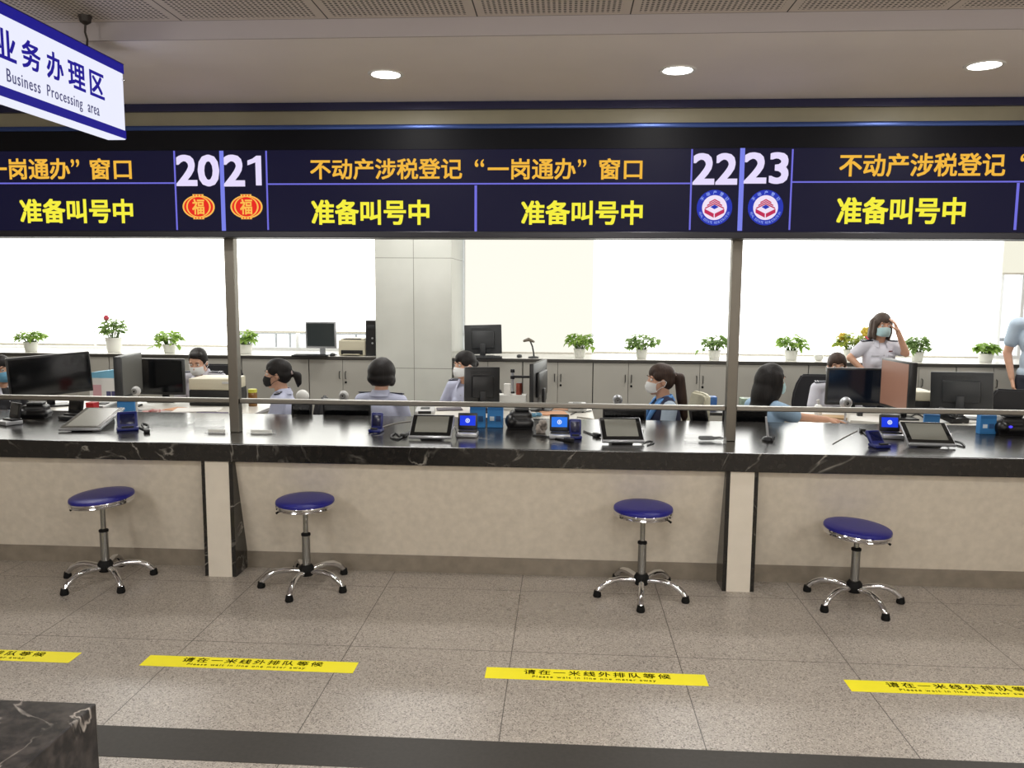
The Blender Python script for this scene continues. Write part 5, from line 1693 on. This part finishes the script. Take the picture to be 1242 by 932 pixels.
    if hair == 'ponylong':
        q.ball(hp(0, 0.118, 0.035), 0.024 * sc)
        q.capsule(hp(0, 0.12, 0.035), hp(0, 0.165, 0.01), 0.026 * sc, 0.036 * sc)
        q.capsule(hp(0, 0.165, 0.01), hp(0, 0.175, -0.15), 0.042 * sc, 0.044 * sc)
        q.capsule(hp(0, 0.175, -0.15), hp(0, 0.19, -0.30), 0.044 * sc, 0.03 * sc)
        q.capsule(hp(0, 0.19, -0.30), hp(0, 0.185, -0.36), 0.03 * sc, 0.008 * sc)
    if hair == 'bun':
        q.ball(hp(0, 0.125, 0.005), Vector((0.04, 0.036, 0.04)) * sc, hrot)
    if hair == 'long':
        for s in (-1, 1):
            q.ball(hp(s * 0.076, -0.005, -0.03), Vector((0.026, 0.045, 0.11)) * sc, hrot, 18)
            q.ball(hp(s * 0.07, 0.03, -0.15), Vector((0.035, 0.05, 0.16)) * sc, hrot, 18)
        q.ball(hp(0, 0.035, 0.0), Vector((0.106, 0.1, 0.13)) * sc, hrot, 28)
        q.ball(hp(0, 0.06, -0.11), Vector((0.110, 0.085, 0.17)) * sc, hrot, 28)
        q.ball(hp(0, 0.08, -0.23), Vector((0.108, 0.066, 0.14)) * sc, hrot, 28)
    link('hair', remeshed(q, 0.0065, 16 if hair in ('bob', 'long') else 7), hm or H_BLACK, body)
    if hair in ('ponyshort', 'ponylong'):
        zz = 0.01 if hair == 'ponyshort' else 0.035
        MB().lathe([(0.018, -0.006), (0.027, -0.006), (0.027, 0.006), (0.018, 0.006), (0.018, -0.006)], (0, 0, 0), 20, (PI / 2 + 0.3, 0, 0)).build('hair_tie', mat('pale_hair_tie', (178, 160, 158), 0.6), body, hp(0, 0.125, zz), hrot)
    # --- mask
    if mask:
        t = bmesh.new()
        nu, nv = 15, 9
        g = []
        for i in range(nu):
            row = []
            for j in range(nv):
                u, v = i / (nu - 1) * 2 - 1, j / (nv - 1) * 2 - 1
                a = u * 1.2
                puff = 1 - 0.16 * abs(v) ** 2.4
                pl_ = 0.0016 * math.sin(v * 9)
                x = 0.0705 * math.sin(a)
                y = -0.004 - (0.115 * puff + pl_) * math.cos(a) ** 0.9
                z = -0.042 + 0.047 * v * (1 - 0.3 * u * u) - 0.006 * abs(u)
                row.append(t.verts.new(hp(x, y, z)))
            g.append(row)
        for i in range(nu - 1):
            for j in range(nv - 1):
                t.faces.new((g[i][j], g[i + 1][j], g[i + 1][j + 1], g[i][j + 1]))
        bmesh.ops.recalc_face_normals(t, faces=t.faces)
        bmesh.ops.solidify(t, geom=t.faces[:], thickness=0.0022)
        mk = MB().add(t).build('face_mask', MASK[mask], body)
        q = MB()
        for s in (-1, 1):
            q.tube([hp(s * 0.064, -0.046, -0.012), hp(s * 0.078, -0.02, -0.001), hp(s * 0.089, 0.012, 0.01), hp(s * 0.089, 0.03, -0.006)], 0.0022, 6)
            q.tube([hp(s * 0.064, -0.046, -0.072), hp(s * 0.078, -0.02, -0.05), hp(s * 0.088, 0.014, -0.036), hp(s * 0.089, 0.03, -0.006)], 0.0022, 6)
        q.build('ear_loop', MASK[mask], mk)
    # --- shirt
    g = 0.018
    q = MB()
    q.ball(chest, (0.150 * sc + g * .5, 0.096 * sc + g, 0.165 * sc + g), None, 22)
    q.ball(belly, (0.135 * sc + g * .5, 0.094 * sc + g, 0.16 * sc + g), None, 22)
    if female:
        for s in (-1, 1):
            q.ball(chest + Vector((s * 0.06, -0.066, -0.02)) * sc, 0.058 * sc, None, 16)
    q.ball(pel + Vector((0, 0, 0.05)), (0.145 * sc + g, 0.1 * sc + g, 0.085 * sc), None, 20)
    for s in (-1, 1):
        e_, h_, cu, nn = A_[s]
        q.capsule(nk + Vector((s * 0.05, 0.008, -0.035)) * sc, sh[s], 0.046 * sc + g * .6, 0.048 * sc + g * .7)
        end = sh[s].lerp(e_, min(1, sleeve))
        q.capsule(sh[s], end, 0.048 * sc + g * .7, 0.043 * sc + g * .8)
        if sleeve > 1:
            q.capsule(e_, e_.lerp(h_, min(0.95, sleeve - 1)), 0.04 * sc + g * .7, 0.027 * sc + g * .7)
    so = link('shirt', remeshed(q, 0.008, 5), shirt or C_PALE, body)
    # collar around the neck, open in front
    t = bmesh.new()
    rings = []
    n = 22
    for i in range(n + 1):
        a = math.radians(-62 + 304 * i / n)           # starts and ends beside the throat, which is at -90 degrees
        cx, cy = math.cos(a), math.sin(a)
        front = max(0, -cy)
        b0 = nk + Vector((cx * 0.058, cy * 0.058 + 0.004, 0.018 - 0.03 * front)) * sc
        b1 = nk + Vector((cx * 0.064, cy * 0.066 + 0.004, 0.038 - 0.035 * front)) * sc
        b2 = nk + Vector((cx * 0.094, cy * (0.09 + 0.03 * front) + 0.004, -0.008 - 0.055 * front)) * sc
        rings.append([t.verts.new(b0), t.verts.new(b1), t.verts.new(b2)])
    for a, b in zip(rings, rings[1:]):
        for k in range(2):
            t.faces.new((a[k], a[k + 1], b[k + 1], b[k]))
    bmesh.ops.recalc_face_normals(t, faces=t.faces)
    bmesh.ops.solidify(t, geom=t.faces[:], thickness=0.003)
    MB().add(t).build('collar', collar or shirt or C_PALE, so)
    q = MB()
    pts = [chest + Vector((0, -(0.096 * sc + g) * math.sqrt(max(0, 1 - (u / (0.165 * sc + g)) ** 2)) - 0.001, u)) for u in (0.09, 0.05, 0.0, -0.05, -0.1)]
    for p in pts[1:]:
        q.ball(p, 0.0055, None, 8)
    q.build('buttons', m_stripe, so)
    if vest:
        q = MB()
        q.ball(chest, (0.162 * sc + g * .6, 0.108 * sc + g, 0.17 * sc + g), None, 22)
        q.ball(belly, (0.145 * sc + g * .6, 0.104 * sc + g, 0.165 * sc + g), None, 22)
        q.ball(pel + Vector((0, 0, 0.05)), (0.152 * sc + g, 0.108 * sc + g, 0.085 * sc), None, 20)
        for s in (-1, 1):
            q.ball(chest + Vector((s * 0.06, -0.07, -0.02)) * sc, 0.062 * sc, None, 16)
            q.capsule(nk + Vector((s * 0.055, 0.012, -0.03)) * sc, sh[s] + Vector((-s * 0.02, 0, 0.0)), 0.046 * sc + g, 0.046 * sc + g)
        vo = link('vest', remeshed(q, 0.008, 5), vest, body)
        q = MB()
        for s in (-1, 1):
            q.tube([nk + Vector((s * 0.075, 0.05, 0.025)) * sc, nk + Vector((s * 0.085, -0.03, -0.005)) * sc, nk + Vector((s * 0.06, -0.105, -0.09)) * sc, nk + Vector((s * 0.025, -0.15, -0.2)) * sc], [0.012, 0.019, 0.02, 0.012], 10)
        q.build('lapel_band', cloth('bright_blue_lapel', (96, 150, 212)), vo)
    if epau:
        for s in (-1, 1):
            a = nk + Vector((s * 0.072, 0.0, 0.0)) * sc
            b_ = sh[s] + Vector((s * 0.028, -0.004, 0.052)) * sc
            d = b_ - a
            mid = (a + b_) / 2 + Vector((0, -0.004, 0.010))
            ang = math.atan2(d.z, abs(d.x))
            R = Matrix.Rotation(-ang * s, 3, 'Y').to_4x4() @ Matrix.Rotation(0.2, 4, 'X')
            e = MB().box((0, 0, 0), (d.length, 0.05, 0.009), None, 0.004).build('epaulette', m_epau, so, mid, R.to_euler())
            q = MB()
            for k in (0.0, 0.02):
                q.box((s * (d.length * 0.22 + k), 0, 0.005), (0.007, 0.046, 0.002))
            q.build('epaulette_stripe', m_stripe, e, smooth=False)
    # --- trousers and shoes
    q = MB()
    q.ball(pel, (0.155 * sc + g * .6, 0.112 * sc + g * .6, 0.1 * sc), None, 20)
    for s in (-1, 1):
        q.capsule(hip[s], knee[s], 0.078 * sc + g * .6, 0.055 * sc + g * .7)
        q.capsule(knee[s], ank[s] + Vector((0, 0, 0.02)), 0.055 * sc + g * .7, 0.04 * sc + g * .6)
    link('trousers', remeshed(q, 0.009, 4), trousers or C_TROU, body)
    for s in (-1, 1):
        q = MB()
        q.capsule(ank[s] + Vector((0, 0.02, -0.03)), Vector((ank[s].x, ank[s].y - 0.14, 0.045)), 0.05, 0.043)
        q.capsule(ank[s], ank[s] + Vector((0, 0, 0.02)), 0.048, 0.046)
        bm2 = remeshed(q, 0.007, 3)
        for v in bm2.vertices:
            v.co.z = max(v.co.z, 0.001)
        link('shoe', bm2, m_shoe, body)
    if extras:
        extras(body, so, chest, nk, sh, sc, g)
    if seat_chair:
        lbl, top, kw = seat_chair
        ch = office_chair(lbl, 0, 0, pel.z - 0.105 * sc, yaw, top, **kw)
        p = org + Rb @ Vector((0, 0.02, 0))
        ch.location = (p.x, p.y, 0)
    return body

D2R = math.radians
p1 = person('worker in dark clothes with a sky blue mask at the big glossy black monitor', W(2, 450, 6.5), D2R(70), D2R(-6), 0.05, hair='bun', mask='sky', shirt=C_BLACK, sleeve=1.9, collar=C_WHITE,
            seat_chair=('black office chair under the worker in dark clothes', 1.0, {}))
p2 = person('man with short hair bowing his head, white mask and navy epaulettes', W(240, 440, 7.3), D2R(2), 0, D2R(24), hair='short', mask='white', shirt=C_WHITE, epau=True, female=False, lean=0.14, sc=0.98, bow=(0, 0.085, -0.105),
            seat_chair=('black office chair behind the bowed man', W(285, 445, 7.5).z, {'bw': 0.6}))
p3 = person('woman in profile with a black mask and a short ponytail', W(336, 455, 6.35), D2R(-82), D2R(4), D2R(4), hair='ponyshort', mask='black', shirt=C_PALE, epau=True, lean=0.05, hm=H_BLACK, collar=C_PALE,
            seat_chair=('black office chair of the black masked woman', 0.86, {}))
p4 = person('worker with round black bobbed hair seen from behind in a pale shirt', W(464, 455, 6.25), D2R(172), 0, D2R(3), hair='bob', mask='white', shirt=C_PALE, epau=True, lean=0.05, sc=1.0, sleeve=0.75,
            seat_chair=('black office chair under the round headed worker seen from behind', 0.70, {}))
p5 = person('woman with hair in a bun and white mask looking aside, half behind a black monitor', W(563, 444, 7.1), D2R(-26), D2R(-22), D2R(6), hair='bun', mask='white', shirt=C_BLUE if False else C_PALE, epau=True, lean=0.06,
            arms={-1: ((-0.1, -0.04, -0.24), (0.08, -0.19, -0.02), 0.5)},
            seat_chair=('black office chair behind the hair bun woman', 0.84, {}))
p6 = person('woman with a long ponytail in a navy vest with bright blue lapels, in profile', W(800, 462, 6.2), D2R(-80), 0, D2R(4), hair='ponylong', mask='white', shirt=C_LIGHT, vest=C_NAVY, lean=0.05, hm=H_BROWN, sleeve=0.75, collar=cloth('bright_blue_lapel', (96, 150, 212)),
            seat_chair=None)
hd7 = W(936, 463, 6.2)
p7 = person('worker with long straight black hair reaching an arm across the white desk', hd7, D2R(120), D2R(-10), D2R(4), hair='long', mask='blue', shirt=C_BLUE, lean=0.06, sc=1.0, sleeve=0.8,
            arms={-1: (W(966, 506, 6.1), W(1003, 512.5, 6.12) + Vector((0, 0, 0.02)), 0.12)},
            seat_chair=('black office chair under the worker with long straight hair', 0.72, {}))
p8 = person('worker with brown hair mostly hidden behind the dark blue-black monitor', W(1015, 446, 7.25), D2R(-6), D2R(-4), D2R(6), hair='bun', mask='white', shirt=C_WHITE, epau=True, hm=H_BROWN, lean=0.08,
            seat_chair=('big black office chair behind the worker with brown hair', W(985, 456, 7.5).z, {'bw': 0.62}))
def badge(body, so, chest, nk, sh, sc, g):
    yy = lambda x, z: chest.y - (0.096 * sc + g) * math.sqrt(max(0.05, 1 - (x / (0.15 * sc + g)) ** 2 - (z / (0.165 * sc + g)) ** 2))
    for s in (-1, 1):
        x, z = s * 0.075, 0.045
        MB().box((0, 0, 0), (0.075, 0.006, 0.02), (0, 0, s * 0.3), 0.002).build('pocket_flap', C_WHITE, so, chest + Vector((x, yy(x, z) - chest.y - 0.004, z)))
    x, z = 0.07, 0.085
    MB().box((0, 0, 0), (0.045, 0.004, 0.01), (0, 0, 0.35), 0.001).build('name_badge', mat('maroon_badge', (110, 40, 44), 0.4), so, chest + Vector((x, yy(x, z) - chest.y - 0.003, z)))
Y9 = 7.85
p9 = person('standing woman in a pale uniform shirt with a hand raised to her forehead', W(1069.5, 396.5, Y9), D2R(4), D2R(2), D2R(3), 0.06, sit=False, hair='bobloose', hm=H_ASH, mask='blue', shirt=C_WHITE, epau=True, sleeve=0.55, torso=0.64,
            arms={1: (W(1099, 429, Y9 - 0.1), W(1089, 402, Y9 - 0.14), 0.25, (-1, 0.4, 0)), -1: (W(1031, 434, Y9 + 0.02), W(1050, 452, Y9 - 0.06), 0.3, (0, 1, 0))}, extras=badge)
p10 = person('standing man in a light blue short sleeved shirt cut by the frame edge', W(1266, 366, 7.85), D2R(-24), 0, 0, sit=False, hair='short', mask='white', shirt=C_LIGHT, female=False, sleeve=0.6, sc=1.09, torso=0.66, trousers=C_TROU,
             arms={-1: ((-0.06, 0.02, -0.27), (0.05, -0.05, -0.24), 0.5, (1, 0, 0)), 1: ((0.06, 0.02, -0.27), (-0.02, -0.06, -0.24), 0.5, (-1, 0, 0))})
# chairs the photograph shows standing beside people
cb = W(842, 500, 6.2)
office_chair('beige backed office chair right behind the ponytail woman in the vest', p6.location.x, p6.location.y, 0.33, D2R(-80), W(842, 477, 6.25).z, 0.42, m_beigefab)
cb = W(1219, 490, 6.9)
office_chair('black office chair back in front of the standing man', W(1222, 490, 7.26).x, 7.26, 0.45, D2R(170), W(1219, 472, 7.0).z, 0.5)
